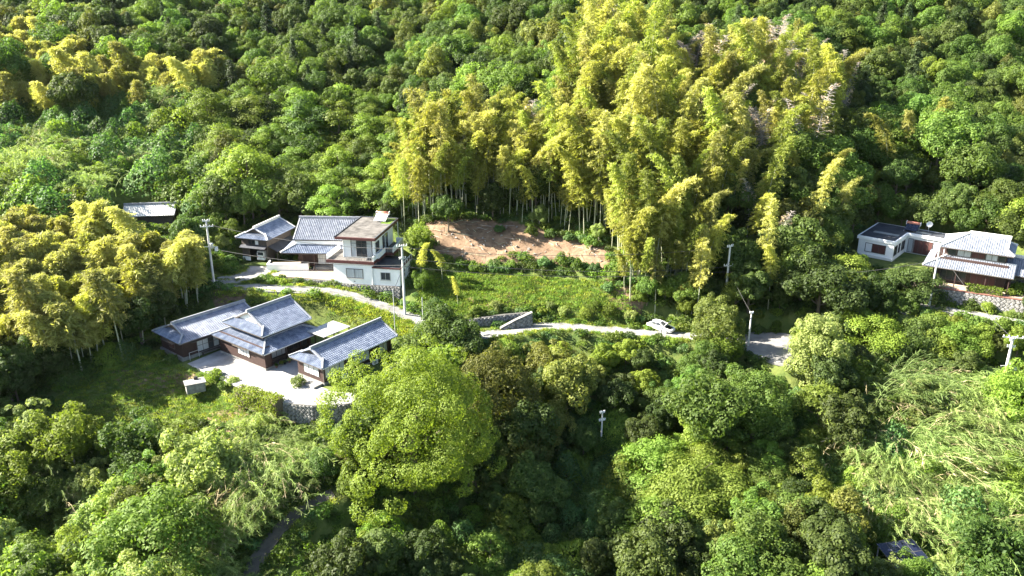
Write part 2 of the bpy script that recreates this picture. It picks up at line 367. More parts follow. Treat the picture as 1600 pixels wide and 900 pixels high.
def strip(name, line, hw, m, label, dz=.0, thick=.25, parent=None):
    P = smooth_line(line); V = []; Fc = []; jr = random.Random(5)
    for k, p in enumerate(P):
        d = P[min(k + 1, len(P) - 1)] - P[max(k - 1, 0)]; d = d / np.hypot(d[0], d[1]); nx, ny = -d[1], d[0]
        a, b = hw + jr.uniform(-.12, .12), hw + jr.uniform(-.12, .12)
        for off, z in ((-a, dz - thick), (-a, dz), (b, dz), (b, dz - thick)): V.append((p[0] + nx * off, p[1] + ny * off, p[2] + z))
        if k:
            i = 4 * (k - 1)
            for j in range(3): Fc.append([i + j, i + 4 + j, i + 5 + j, i + 1 + j])
    o = link(name, raw_mesh(name, V, Fc, M[m]), parent)
    if label: tag(o, label, None, None, 'structure')
    return o
road = strip('road', ROAD, 1.35, 'concrete', 'narrow pale concrete lane winding below the houses')
strip('path', PATH, .95, 'path', 'dark asphalt track curving up from the bottom edge')
strip('driveway', DRIVE, 2.3, 'concrete', 'concrete drive up to the old garage', .012)
strip('driveway', RDRIVE, 1.3, 'concrete', 'pale drive between the two stone walls below the right house', .0)
def sheet(name, poly, z, m, label, thick=.3):
    o = MB().prism(poly, z - thick, z).build(name, m); tag(o, label, None, None, 'structure'); return o
YARD = [(-45.6, 106.2), (-41, 113), (-28, 113), (-24.9, 104), (-25.6, 99.2), (-23.2, 97.6), (-20.2, 97.2), (-19.4, 95.6), (-21, 94.3), (-25, 93.9), (-29, 94.6), (-33.5, 97.2), (-37.6, 100.2)][::-1]
sheet('yard', YARD, .05, 'yard', 'pale cracked concrete yard between the brown house wings')
LOT = [tuple(at_z(px, py, z_)[:2]) for px, py, z_ in [(1160, 546, -.2), (1206, 569, -.4), (1245, 578, -.5), (1250, 526, -.2), (1228, 519, 0), (1164, 516, .1)]]
sheet('road_patch', LOT, -.12, 'asphalt', 'wide grey asphalt stretch of the lane half in tree shade')
COURT = [(-40.6, 129.4), (-40.4, 132.6), (-37, 133.4), (-28.2, 133), (-27.7, 127.2)][::-1]
sheet('courtyard', COURT, 4.98, 'earth', 'sunlit earth forecourt in front of the tile roofed house')
sheet('terrace', [(64.2, 118.9), (69, 116.3), (77, 112.3), (86, 107.6), (88, 112), (76, 119), (66, 124)], 6.86, 'earth', 'garden terrace in front of the right hand house')

# ------------------------------------------------------------------ house helpers (local u right, v back, w up)
def tile_slope(mb, O, S, R, length, rmax, tan, col=.31, row=.31):
    O, S, R = np.array(O, float), np.array(S, float), np.array(R, float)
    n = max(1, int(round(length / col))); cw = length / n; hs = [0, .085, .10, .03]
    for j in range(n):
        rm = rmax((j + .5) * cw)
        if rm < .12: continue
        nr = max(1, int(round(rm / row))); rw = rm / nr
        for k in range(nr):
            r0, r1 = k * rw - (.06 if k == 0 else 0), (k + 1) * rw + .03
            i = len(mb.v)
            for r, lift in ((r0, .055), (r1, .012)):
                for q in range(4):
                    p = O + S * (j * cw + cw * q / 3 * 1.0) + R * r; mb.v.append((p[0], p[1], p[2] + r * tan + lift + hs[q]))
            for q in range(3): mb.f.append([i + q, i + q + 1, i + 5 + q, i + 4 + q])
            a = len(mb.v)                                     # butt end of the course
            for q in range(4):
                p = mb.v[i + q]; mb.v.append((p[0], p[1], p[2] - .06))
            for q in range(3): mb.f.append([a + q, a + q + 1, i + q + 1, i + q])
def slab(mb, pts, th=.14):
    mb.hexa([(p[0], p[1], p[2] - th) for p in pts], pts)
class House:
    def __init__(s, name, label, cat, loc, deg, group=None):
        s.root = empty(name, loc, math.radians(deg)); tag(s.root, label, cat, group)
    def box(s, name, a, m, parent=None, label=None):
        o = MB().box(*a).build(name, m, parent or s.root)
        if label: o['label'] = label
        return o
    def boxes(s, name, lst, m, parent=None):
        if name in ('parapet', 'post', 'veranda_post', 'porch_post', 'lean_to_post', 'corner_post', 'canopy', 'foot', 'roof_stain', 'balcony_floor', 'roof_edge', 'roof_kerb', 'tank_end', 'rib', 'veranda_rail', 'stand'):
            for a in lst: o = MB().box(*a).build(name, m, parent or s.root)
            return o
        mb = MB()
        for a in lst: mb.box(*a)
        return mb.build(name, m, parent or s.root)
    def window(s, face, c, a0, a1, z0, z1, nd=2, pane='glass', frame='frame', name='window', bar=False, mixed=None, sill=False):
        """face 'f' (faces -v), 'b' (+v), 'l' (-u), 'r' (+u); c = wall coordinate"""
        sg = -1 if face in 'fl' else 1
        def bx(p0, p1, q0, q1, d0, d1):
            lo, hi = sorted((c + sg * d0, c + sg * d1))
            return (p0, p1, lo, hi, q0, q1) if face in 'fb' else (lo, hi, p0, p1, q0, q1)
        t = .07; L = [bx(a0 - t, a0, z0 - t, z1 + t, -.02, .09), bx(a1, a1 + t, z0 - t, z1 + t, -.02, .09), bx(a0, a1, z0 - t, z0, -.02, .09), bx(a0, a1, z1, z1 + t, -.02, .09)]
        st = (a1 - a0) / nd
        for k in range(1, nd): L.append(bx(a0 + k * st - .03, a0 + k * st + .03, z0, z1, -.02, .075))
        if bar: L.append(bx(a0, a1, z0 + (z1 - z0) * bar - .025, z0 + (z1 - z0) * bar + .025, -.02, .07))
        o = s.boxes(name, L, frame)
        for k in range(nd):
            pm = (mixed[k % len(mixed)] if mixed else pane)
            s.box('pane', bx(a0 + k * st + .03, a0 + (k + 1) * st - .03, z0, z1, -.01, .035 + .004 * (k % 2)), pm, o)
        if sill: s.box('sill', bx(a0 - .12, a1 + .12, z0 - t - .08, z0 - t - .005, -.02, .16), 'alu', o)
        s.root.children  # touch
        o.parent = s.root
        return o
    def roof(s, L, W, ze, tan, o=.7, left='hip', right='gable', hin=1.3, m='tile', gm='wood', ridge='ridge', x0=0, y0=0, name='roof', endm=None):
        """hip-and-gable roof over the rectangle (x0..x0+L, y0..y0+W), ridge along u"""
        ax, bx_, ay, by = x0 - o, x0 + L + o, y0 - o, y0 + W + o; RW = (W + 2 * o) / 2; T = L + 2 * o; ym = y0 + W / 2
        def cut(kind, sd):
            if kind == 'hip': return sd if sd < hin - .3 else RW
            if kind == 'full': return min(sd, RW)
            return RW
        rm = lambda q: min(cut(left, q), cut(right, T - q))
        zr = ze + RW * tan; mb = MB()
        lx = {'hip': ax + hin - .3, 'gable': ax, 'full': ax + RW}[left]; rx = {'hip': bx_ - hin + .3, 'gable': bx_, 'full': bx_ - RW}[right]
        # slabs
        for ya, sg in ((ay, 1), (by, -1)):
            pts = [(ax, ya, ze), (bx_, ya, ze)]
            if right == 'hip': pts += [(bx_ - hin, ya + sg * hin, ze + hin * tan), (rx, ya + sg * (hin - .0), ze + hin * tan)]
            pts += [(rx, ym, zr), (lx, ym, zr)]
            if left == 'hip': pts += [(lx, ya + sg * hin, ze + hin * tan), (ax + hin, ya + sg * hin, ze + hin * tan)]
            if sg < 0: pts = pts[::-1]
            slab(mb, pts)
        for kind, xa, sg in ((left, ax, 1), (right, bx_, -1)):
            if kind == 'gable': continue
            hh = hin if kind == 'hip' else RW
            pts = [(xa, by, ze), (xa, ay, ze), (xa + sg * hh, ay + hh, ze + hh * tan), (xa + sg * hh, by - hh, ze + hh * tan)]
            if kind == 'full': pts = pts[:3]
            if sg < 0: pts = pts[::-1]
            slab(mb, pts)
        R = mb.build(name, 'wood_old', s.root)
        tm = MB()
        tile_slope(tm, (ax, ay, ze), (1, 0, 0), (0, 1, 0), T, rm, tan)
        tile_slope(tm, (bx_, by, ze), (-1, 0, 0), (0, -1, 0), T, lambda q: rm(T - q), tan)
        em = tm
        for kind, xa, sg in ((left, ax, 1), (right, bx_, -1)):
            if kind == 'gable': continue
            hh = hin if kind == 'hip' else RW; WW = W + 2 * o
            f = lambda q: min(q, WW - q, hh)
            if sg > 0: tile_slope(em, (xa, by, ze), (0, -1, 0), (1, 0, 0), WW, f, tan)
            else: tile_slope(em, (xa, ay, ze), (0, 1, 0), (-1, 0, 0), WW, f, tan)
        t = tm.build('roof_tiles', m, R); t['kind'] = 'stuff'
        rd = MB(); rd.beam((lx - .1, ym, zr + .02), (rx + .1, ym, zr + .02), .34, .34)
        rd.beam((lx - .1, ym, zr + .36), (rx + .1, ym, zr + .36), .22, .09)
        rd.build('ridge_tiles', ridge, R)
        class HP:
            def beam(s_, *a): MB().beam(*a).build('verge_tiles', ridge, R)
        hp = HP()
        for kind, xa, gx, sg in ((left, ax, lx, 1), (right, bx_, rx, -1)):
            for ya, sy in ((ay, 1), (by, -1)):
                if kind == 'gable': hp.beam((gx + sg * .1, ya, ze + .05), (gx + sg * .1, ym, zr + .05), .2, .15)
                if kind == 'hip':
                    hp.beam((gx + sg * .08, ya + sy * (hin - .35), ze + (hin - .35) * tan + .05), (gx + sg * .08, ym, zr + .05), .22, .17)
                    hp.beam((xa, ya, ze + .06), (xa + sg * hin, ya + sy * hin, ze + hin * tan + .08), .22, .2)
                if kind == 'full': hp.beam((xa, ya, ze + .06), (xa + sg * RW, ym, zr + .08), .22, .2)
        for kind, xa, sg in ((left, ax, 1), (right, bx_, -1)):
            if kind != 'hip': 
                if kind == 'gable':
                    g = x0 + (0 if sg > 0 else L); q = MB()
                    q.hexa([(g, y0, ze + o * tan - .15), (g + sg * .12, y0, ze + o * tan - .15), (g + sg * .12, ym, zr - .15), (g, ym, zr - .15)][::sg],
                           [(g, y0 + W, ze + o * tan - .15), (g + sg * .12, y0 + W, ze + o * tan - .15), (g + sg * .12, ym + .01, zr - .15), (g, ym + .01, zr - .15)][::sg])
                    q.build('gable', gm, s.root)
                continue
            g = xa + sg * (hin + .05); zb = ze + hin * tan - .12; q = MB()
            q.face([(g, ay + hin - .2, zb), (g, by - hin + .2, zb), (g, ym, zr - .12)][::-sg])
            q.face([(g + sg * .1, ay + hin - .2, zb), (g + sg * .1, by - hin + .2, zb), (g + sg * .1, ym, zr - .12)][::sg])
            q.build('gable', gm, s.root)
        return R
    def skirt(s, x0, x1, y0, y1, ze, run, tan, sides='flrb', m='tile', ridge='ridge', name='lower_roof'):
        """lean-to roof ring whose eaves are the rectangle given; f/l/r/b sides"""
        mb = MB(); tm = MB(); h = run * tan
        l_, r_, f_, b_ = ('l' in sides), ('r' in sides), ('f' in sides), ('b' in sides)
        il, ir, if_, ib = x0 + run * l_, x1 - run * r_, y0 + run * f_, y1 - run * b_
        if f_:
            slab(mb, [(x0, y0, ze), (x1, y0, ze), (ir, y0 + run, ze + h), (il, y0 + run, ze + h)])
            tile_slope(tm, (x0, y0, ze), (1, 0, 0), (0, 1, 0), x1 - x0, lambda q: min(run, q if l_ else run, (x1 - x0 - q) if r_ else run), tan)
        if b_:
            slab(mb, [(x1, y1, ze), (x0, y1, ze), (il, y1 - run, ze + h), (ir, y1 - run, ze + h)])
            tile_slope(tm, (x1, y1, ze), (-1, 0, 0), (0, -1, 0), x1 - x0, lambda q: min(run, q if r_ else run, (x1 - x0 - q) if l_ else run), tan)
        if l_:
            slab(mb, [(x0, y1, ze), (x0, y0, ze), (x0 + run, if_, ze + h), (x0 + run, ib, ze + h)])
            tile_slope(tm, (x0, y1, ze), (0, -1, 0), (1, 0, 0), y1 - y0, lambda q: min(run, q if b_ else run, (y1 - y0 - q) if f_ else run), tan)
        if r_:
            slab(mb, [(x1, y0, ze), (x1, y1, ze), (x1 - run, ib, ze + h), (x1 - run, if_, ze + h)])
            tile_slope(tm, (x1, y0, ze), (0, 1, 0), (-1, 0, 0), y1 - y0, lambda q: min(run, q if f_ else run, (y1 - y0 - q) if b_ else run), tan)
        R = mb.build(name, 'wood_old', s.root); t = tm.build('roof_tiles', m, R); t['kind'] = 'stuff'
        class HP:
            def beam(s_, *a): MB().beam(*a).build('verge_tiles', ridge, R)
        hp = HP()
        for fl, a, b in ((f_ and l_, (x0, y0), (il, if_)), (f_ and r_, (x1, y0), (ir, if_)), (b_ and l_, (x0, y1), (il, ib)), (b_ and r_, (x1, y1), (ir, ib))):
            if fl: hp.beam((*a, ze + .06), (*b, ze + h + .08), .22, .2)
        if f_: hp.beam((il, if_, ze + h + .03), (ir, if_, ze + h + .03), .2, .16)
        if l_: hp.beam((il, if_, ze + h + .03), (il, ib, ze + h + .03), .2, .16)
        if r_: hp.beam((ir, if_, ze + h + .03), (ir, ib, ze + h + .03), .2, .16)
        return R
    def gutter(s, p, q, m='ridge_pale'):
        MB().tube([p, q], .07, 6).build('gutter', m, s.root)

# ------------------------------------------------------------------ lower compound: three brown wings
DEG = 53.1
def ac_unit(h, x0, x1, y0, y1, z0):
    a = h.box('air_conditioner', (x0, x1, y0, y1, z0 + .1, z0 + .72), 'white')
    MB().cyl(((x0 + x1) / 2 - .1, y0 - .012, z0 + .41), .22, .02, 14, 'y').build('fan_grille', 'alu', a)
    h.boxes('foot', [(x0 + .05, x0 + .13, y0, y1, z0, z0 + .1), (x1 - .13, x1 - .05, y0, y1, z0, z0 + .1)], 'black', a)
# right wing
h = House('brown_house', 'right wing of the brown house, long blue tiled roof and two air conditioners', 'house', (-24.9, 99.4, 0), DEG)
h.box('foundation', (-.06, 12.56, -.06, 5.26, -.3, .42), 'concrete'); h.box('wall', (0, 12.5, 0, 5.2, .42, 2.95), 'wood')
h.roof(12.5, 5.2, 2.88, .47, .75, 'hip', 'gable', 1.35, 'tile', 'wood_old', 'ridge')
h.window('f', 0, .25, 3.6, .95, 2.35, 4, 'curtain'); h.box('door', (3.95, 4.55, -.05, .02, .5, 2.45), 'wood_old')
h.window('f', 0, 5.3, 8.2, .95, 2.3, 4, 'curtain'); h.window('f', 0, 9.4, 11.7, 1.05, 2.25, 3, 'glass', mixed=['glass', 'curtain', 'curtain'])
h.window('l', 0, .9, 3.9, 1.05, 2.35, 3, 'curtain')
h.boxes('corner_post', [(-.04, .1, -.04, .1, .42, 2.9), (12.4, 12.54, -.04, .1, .42, 2.9)], 'frame')
h.gutter((-.7, -.78, 2.86), (13.2, -.78, 2.86)); h.gutter((4.75, -.1, .3), (4.75, -.1, 2.8), 'frame')
h.box('step', (-1.6, -.1, .2, 2.4, -.1, .32), 'concrete')
ac_unit(h, 2.6, 3.45, -.75, -.42, .0); ac_unit(h, 8.3, 9.15, -.75, -.42, .0)
# main house
h = House('brown_house', 'middle wing of the brown house with two tiers of blue tiled roof', 'house', (-33.9, 103.9, 0), DEG)
h.box('foundation', (-.06, 9.5, -.06, 10.36, -.3, .35), 'concrete')
h.boxes('wall', [(0, 1.0, 0, 10.3, .35, 3.4), (1.0, 9.4, 1.7, 10.3, .35, 3.4), (1.3, 8.2, 1.55, 8.8, 3.4, 4.85)], 'wood')
h.skirt(-.75, 10.0, -.8, 11.0, 2.85, 2.3, .45, 'flrb')
h.roof(7.2, 7.4, 4.72, .5, .75, 'hip', 'gable', 1.45, 'tile', 'plaster', 'ridge', 1.15, 1.45, 'upper_roof')
h.window('l', 0, 3.4, 6.0, 1.15, 2.45, 4, 'curtain')
h.boxes('canopy', [(-.75, -.02, 3.1, 6.3, 2.5, 2.56)], 'wood_old')
h.window('f', 1.7, 1.3, 5.0, .6, 2.5, 4, 'curtain', bar=.5); h.window('f', 1.7, 5.4, 8.6, .6, 2.5, 4, 'glass')
h.boxes('veranda_post', [(k, k + .13, .05, .18, .05, 2.95) for k in (1.1, 3.6, 6.2, 8.9)], 'wood'); h.boxes('veranda_rail', [(1.0, 6.2, .08, .15, 1.0, 1.1), (1.0, 6.2, .08, .15, .55, .62)], 'wood')
h.box('veranda_floor', (1.0, 9.4, .2, 1.68, .3, .46), 'wood_old')
h.gutter((-.7, -.83, 2.83), (10.0, -.83, 2.83)); h.gutter((.4, .66, 4.7), (9.1, .66, 4.7))
# left wing
h = House('brown_house', 'left wing of the brown house, speckled blue tiled roof in bamboo shade', 'house', (-46.4, 107.2, 0), 50)
h.box('foundation', (-.3, 11.6, -.1, 6.1, -.3, .5), 'concrete'); h.box('wall', (0, 11.5, 0, 6, .5, 3.0), 'wood')
h.roof(11.5, 6, 2.95, .44, .75, 'hip', 'gable', 1.5, 'tile', 'wood_old', 'ridge')
h.window('f', 0, 2.2, 5.6, .7, 2.45, 4, 'curtain', 'frame', bar=.5, mixed=['curtain', 'curtain', 'glass', 'curtain'])
h.window('l', 0, 2.2, 3.6, 1.2, 2.3, 2, 'shutter'); h.boxes('canopy', [(-.9, -.02, 1.2, 4.4, 2.45, 2.52), (1.0, 6.0, -.85, -.02, 2.6, 2.67)], 'wood_old')
h.boxes('handrail', [(.6, 2.1, -.5, -.44, 1.1, 1.16), (2.04, 2.1, -.5, -.44, 0, 1.1), (.6, .66, -.5, -.44, 0, 1.1)], 'alu')
h.boxes('bench', [(2.6, 6.0, -.6, -.15, .42, .48), (2.7, 2.78, -.55, -.2, 0, .42), (5.8, 5.88, -.55, -.2, 0, .42)], 'wood_old')
h.gutter((-.7, -.78, 2.92), (12.2, -.78, 2.92), 'frame')
# link roof
h = House('covered_passage', 'flat pale metal roof joining the middle and right brown wings', 'roof', (-26.9, 107.9, 0), DEG)
h.box('roof', (0.2, 5.2, -.3, 3.4, 3.28, 3.36), 'sheet'); h.boxes('post', [(.4, .5, -.2, -.1, 0, 3.28), (5.0, 5.1, -.2, -.1, 0, 3.28), (.4, .5, 3.2, 3.3, 0, 3.28), (5, 5.1, 3.2, 3.3, 0, 3.28)], 'wood')
h.boxes('rib', [(k, k + .05, -.3, 3.4, 3.36, 3.385) for k in np.arange(.3, 5.1, .6)], 'sheet')

# ------------------------------------------------------------------ upper compound: white house
WZ = 4.8
h = House('white_house', 'two storey white house with maroon roof edges and wraparound balcony', 'house', (-28.7, 126.8, WZ), -10)
h.boxes('wall', [(0, 6.5, 0, 11, -.05, 3.46), (1.3, 6.6, 1.5, 11, 3.95, 7.35)], 'plaster')
h.box('annex', (6.503, 11.0, .08, 6.2, -.05, 2.85), 'plaster')
a = h.box('annex_roof', (6.51, 11.12, -.06, 6.3, 2.853, 3.0), 'darkroof'); h.boxes('roof_edge', [(6.5, 11.2, -.14, -.063, 2.84, 3.08), (11.12, 11.2, -.06, 6.3, 2.84, 3.08)], 'fascia', a)
b = h.boxes('balcony', [(-1.0, 6.95, -.35, 1.5, 3.46, 3.95), (6.6, 7.2, 1.5, 5.0, 3.46, 3.95), (6.6, 8.5, 5.0, 10.8, 3.46, 3.95), (-1.0, 1.3, 1.5, 5.5, 3.46, 3.95)], 'fascia')
h.boxes('balcony_floor', [(-.9, 6.85, -.25, 1.5, 3.952, 3.97), (6.6, 8.3, 5.1, 10.7, 3.952, 3.97), (-.9, 1.3, 1.5, 5.4, 3.952, 3.97)], 'gravel', b)
h.boxes('parapet', [(-.98, -.86, -.2, 5.5, 3.955, 4.75), (6.75, 6.87, -.2, 1.5, 3.955, 4.8), (6.87, 7.15, 1.5, 1.6, 3.955, 4.8), (7.05, 7.17, 1.6, 5.0, 3.955, 4.8), (8.36, 8.48, 5.05, 10.75, 3.955, 4.85), (7.2, 8.36, 10.65, 10.75, 3.955, 4.85)], 'plaster', b)
rl = [(k, k + .04, -.2, -.16, 3.97, 4.6) for k in np.arange(2.4, 6.75, .42)] + [(2.4, 6.75, -.215, -.145, 4.6, 4.66)]
rl += [(k, k + .04, 5.08, 5.12, 3.97, 4.75) for k in np.arange(7.2, 8.4, .25)] + [(7.17, 8.36, 5.065, 5.135, 4.75, 4.81)]
h.boxes('railing', rl, 'alu', b)
r = h.box('roof', (.55, 7.3, -.1, 12.2, 7.353, 7.75), 'fascia'); h.box('roof_surface', (.75, 7.1, .1, 12.0, 7.752, 7.775), 'gravel', r)
h.boxes('roof_kerb', [(.55, .75, -.1, 12.2, 7.752, 7.9), (7.12, 7.3, .08, 12.2, 7.752, 7.83), (.752, 7.118, 12.02, 12.2, 7.752, 7.9)], 'darkroof', r)
h.box('moss', (5.3, 6.95, 8.6, 11.8, 7.776, 7.80), 'grass', r)
h.window('f', 1.5, 2.7, 6.1, 4.15, 6.85, 4, 'glass', 'frame', bar=.82, mixed=['curtain', 'glass', 'glass', 'curtain'])
h.window('f', 0, 2.2, 4.9, 1.05, 2.5, 2, 'curtain', 'frame', sill=True, mixed=['shutter_panel', 'curtain'] if 'shutter_panel' in M else ['curtain'])
h.window('f', .08, 7.9, 9.4, 1.0, 2.15, 2, 'glass', 'alu', sill=True)
h.window('r', 6.6, 2.0, 3.5, 4.9, 6.4, 2, 'glass'); h.window('r', 6.6, 5.4, 7.9, 4.05, 6.5, 3, 'glass', mixed=['glass', 'curtain', 'glass'])
h.window('r', 11, 1.4, 2.6, 1.1, 2.1, 2, 'glass')
h.gutter((6.52, -.05, -.3), (6.52, -.05, 3.4), 'white'); h.gutter((1.35, 1.45, 4.0), (1.35, 1.45, 7.3), 'white'); h.gutter((7.2, 11.9, -.2), (7.2, 11.9, 7.3), 'white')
h.box('vent', (3.3, 3.55, -.03, .01, .35, .47), 'black')
h.boxes('railing', [(11.22, 11.26, k, k + .05, -.2, 3.6) for k in np.arange(.3, 6.2, 1.15)] + [(11.21, 11.27, .3, 6.15, z, z + .05) for z in (.9, 1.8, 2.7, 3.55)], 'white')
def solar_heater(name, label, loc, deg, tankm, panelm):
    g = House(name, label, 'water heater', loc, deg); mb = MB()
    g.boxes('stand', [(0, .06, 0, .06, 0, .2), (2.0, 2.06, 0, .06, 0, .2), (0, .06, 1.7, 1.76, 0, 1.05), (2.0, 2.06, 1.7, 1.76, 0, 1.05)], 'steel')
    for k in range(2):
        x = .02 + k * 1.03
        MB().hexa([(x, 0, .2), (x + 1, 0, .2), (x + 1, 1.7, .95), (x, 1.7, .95)], [(x, -.04, .28), (x + 1, -.04, .28), (x + 1, 1.66, 1.03), (x, 1.66, 1.03)]).build('collector_panel', panelm, g.root)
    MB().cyl((-.05, 1.9, 1.12), .27, 2.16, 14, 'x').build('tank', tankm, g.root, True)
    g.boxes('tank_end', [(-.12, -.05, 1.6, 2.2, .82, 1.42), (2.11, 2.18, 1.6, 2.2, .82, 1.42)], 'white')
def loc_of(root, u, v, w):
    a = root.rotation_euler[2]; return (root.location[0] + u * math.cos(a) - v * math.sin(a), root.location[1] + u * math.sin(a) + v * math.cos(a), root.location[2] + w)
solar_heater('solar_water_heater', 'solar water heater with white panels on the flat roof of the white house', loc_of(h.root, 3.9, 9.3, 7.775), -10, 'rust', 'white')
# tiled house behind the courtyard
h = House('tile_roofed_house', 'grey tile roofed house with white eaves band left of the white house', 'house', (-36.3, 134.6, 5.0), -3)
h.boxes('wall', [(0, 9.6, 0, 8.4, 0, 4.0)], 'wood'); h.box('eaves_band', (-.25, 9.9, -.25, 8.6, 4.0, 4.75), 'plaster')
h.roof(9.6, 8.4, 4.8, .52, .5, 'gable', 'gable', 1.2, 'tile_grey', 'plaster', 'ridge', name='upper_roof')
h.skirt(-2.2, 9.7, -2.3, 8.8, 3.0, 2.3, .42, 'fl', 'tile', 'ridge_pale')
h.window('f', 0, 3.4, 6.0, .45, 2.35, 2, 'curtain', 'frame', bar=.5); h.box('door', (6.7, 7.5, -.06, .01, .1, 2.3), 'shutter'); h.window('f', 0, 6.1, 6.55, 1.2, 2.3, 1, 'curtain')
h.boxes('porch_post', [(k, k + .14, -2.0, -1.86, 0, 3.0) for k in (1.2, 3.2, 6.4, 9.0)], 'wood'); h.box('step', (2.8, 8.5, -1.4, -.02, 0, .3), 'concrete')
# barn with garage
h = House('timber_barn', 'dark timber barn with blue tiled roof and open garage below', 'barn', (-41.9, 136.1, 5.15), 72.5)
h.boxes('wall', [(0, 7.6, 0, 5.0, 2.45, 4.1), (4.2, 7.6, 0, 5.0, 0, 2.45), (0, 4.2, 4.75, 5.0, 0, 2.45), (0, 4.2, 0, .25, 0, 2.45), (0, .25, 3.6, 4.75, .0, 2.45)], 'wood_old')
h.box('plinth', (-.06, .0, 3.5, 5.05, 0, .7), 'plaster'); h.box('lintel', (-.08, 0, 0, 5, 2.2, 2.75), 'wood')
h.roof(7.6, 5.0, 4.1, .5, .65, 'hip', 'gable', 1.3, 'tile', 'wood_old', 'ridge_pale')
h.window('l', 0, 1.6, 3.6, 3.0, 3.8, 3, 'glass', 'wood_old', mixed=['plaster', 'glass', 'glass'])
MB().hexa([(-.9, 0, 2.5), (-.02, 0, 2.8), (-.02, 5, 2.8), (-.9, 5, 2.5)], [(-.9, 0, 2.56), (-.02, 0, 2.86), (-.02, 5, 2.86), (-.9, 5, 2.56)]).build('canopy', 'darkroof', h.root)
MB().hexa([(.2, -1.9, 2.0), (7.4, -1.9, 2.0), (7.4, -.02, 2.75), (.2, -.02, 2.75)], [(.2, -1.9, 2.07), (7.4, -1.9, 2.07), (7.4, -.02, 2.82), (.2, -.02, 2.82)]).build('lean_to_roof', 'darkroof', h.root)
h.boxes('lean_to_post', [(.25, .37, -1.8, -1.68, 0, 2.02), (7.2, 7.32, -1.8, -1.68, 0, 2.02)], 'wood_old')
# planter wall
h = House('planter_wall', 'low white garden wall with shrubs behind it, left of the tiled house', 'wall', (-41.0, 131.9, 4.95), 3)
h.box('wall', (0, 6.9, 0, .22, -.2, 1.25), 'plaster'); h.box('wall_end', (0, .22, .223, 2.2, -.2, 1.25), 'plaster'); h.box('soil', (.22, 6.7, .224, 2.0, .2, .95), 'earth')

# ------------------------------------------------------------------ small house on the left hillside
sp = site(235, 352); SMALL = sp
h = House('hillside_hut', 'small hut with pale ribbed roof half buried in green on the left hillside', 'hut', (-70.6, 147.2, 7.9), 8)
h.box('wall', (0, 8.2, 0, 4.6, -2, 2.4), 'wood_old'); h.roof(8.2, 4.6, 2.45, .5, .55, 'gable', 'gable', 1.1, 'ridge_pale', 'wood_old', 'ridge')
h.window('r', 8.2, 1.2, 2.4, .8, 1.9, 2, 'glass')

# ------------------------------------------------------------------ right hand houses
h = House('white_bungalow', 'white flat roofed bungalow with red brown shutters beside the forest', 'house', (58.4, 135.2, 6.8), -40)
h.boxes('wall', [(.25, 6.0, .25, 10.3, -1.5, 3.0), (6.0, 12.0, 7.2, 10.3, -1.5, 3.0)], 'plaster')
h.boxes('plinth_ledge', [(.1, 6.15, .1, .25, .35, .5)], 'plaster')
r = h.boxes('roof', [(0, 6.25, 0, 10.6, 3.0, 3.5), (6.25, 12.2, 6.9, 10.6, 3.0, 3.5)], 'plaster')
h.boxes('roof_surface', [(.3, 5.95, .3, 10.3, 3.502, 3.53), (5.95, 11.9, 7.2, 10.3, 3.502, 3.53)], 'darkroof', r)
h.boxes('roof_stain', [(1.4, 5.5, 3.5, 4.6, 3.532, 3.54), (6.6, 9.5, 7.9, 8.9, 3.532, 3.54)], 'sheet', r)
h.box('roof_hatch', (4.2, 4.9, 1.2, 2.0, 3.532, 3.75), 'darkroof', r)
h.window('f', .25, 1.5, 4.7, 1.0, 2.4, 3, 'shutter', 'frame', mixed=['white', 'shutter', 'shutter'])
h.window('r', 6.0, .6, 2.0, .9, 2.4, 2, 'glass'); h.window('r', 6.0, 2.9, 3.6, .9, 2.4, 1, 'glass'); h.window('r', 6.0, 4.6, 6.2, .9, 2.4, 2, 'glass')
h.window('f', 7.2, 6.4, 7.1, .2, 2.5, 1, 'curtain'); h.window('f', 7.2, 7.3, 10.2, .2, 2.45, 4, 'shutter', 'frame')
solar_heater('solar_water_heater', 'solar water heater with black panels on the roof of the white bungalow', loc_of(h.root, 5.2, 7.6, 3.53), -38, 'rust', 'solar')
lx = loc_of(h.root, 8.6, 9.7, 3.53)
t = empty('satellite_dish', lx, math.radians(160)); tag(t, 'round white satellite dish on the bungalow roof', 'satellite dish')
MB().cyl((0, 0, 0), .04, 1.3, 8).build('mast', 'steel', t)
ds = MB(); NN = 16; rings = []
for rr, dp in ((.02, 0), (.25, .03), (.42, .09), (.5, .14)): rings.append([(rr * math.cos(2 * math.pi * j / NN), .12 + dp, 1.4 + rr * math.sin(2 * math.pi * j / NN)) for j in range(NN)])
for r0, r1 in zip(rings[:-1], rings[1:]):
    for j in range(NN): ds.face([r0[j], r0[(j + 1) % NN], r1[(j + 1) % NN], r1[j]])
ds.build('dish', 'white', t, True); MB().tube([(0, .15, 1.0), (0, .62, 1.4)], .02, 5).build('feed_arm', 'steel', t)
h = House('tiled_villa', 'two storey villa with ribbed blue grey tiles and brown shutters at the right', 'house', (63.6, 121.4, 6.85), -33)
h.boxes('wall', [(.9, 10.8, 1.7, 8.6, 0, 3.9), (2.2, 10.4, 2.6, 8.0, 3.9, 5.5), (10.8, 21, 2.4, 8.6, 0, 2.7)], 'wood')
h.skirt(-.4, 11.8, -.2, 9.4, 2.7, 2.9, .44, 'fl', 'tile_grey', 'ridge_pale')
h.roof(8.2, 5.4, 5.45, .5, .85, 'full', 'hip', 1.25, 'tile_grey', 'plaster', 'ridge_pale', 2.2, 2.6, 'upper_roof')
h.roof(10.6, 6.0, 2.75, .46, .8, 'gable', 'gable', 1.2, 'tile_grey', 'wood_old', 'ridge_pale', 10.9, 2.4, 'side_roof')
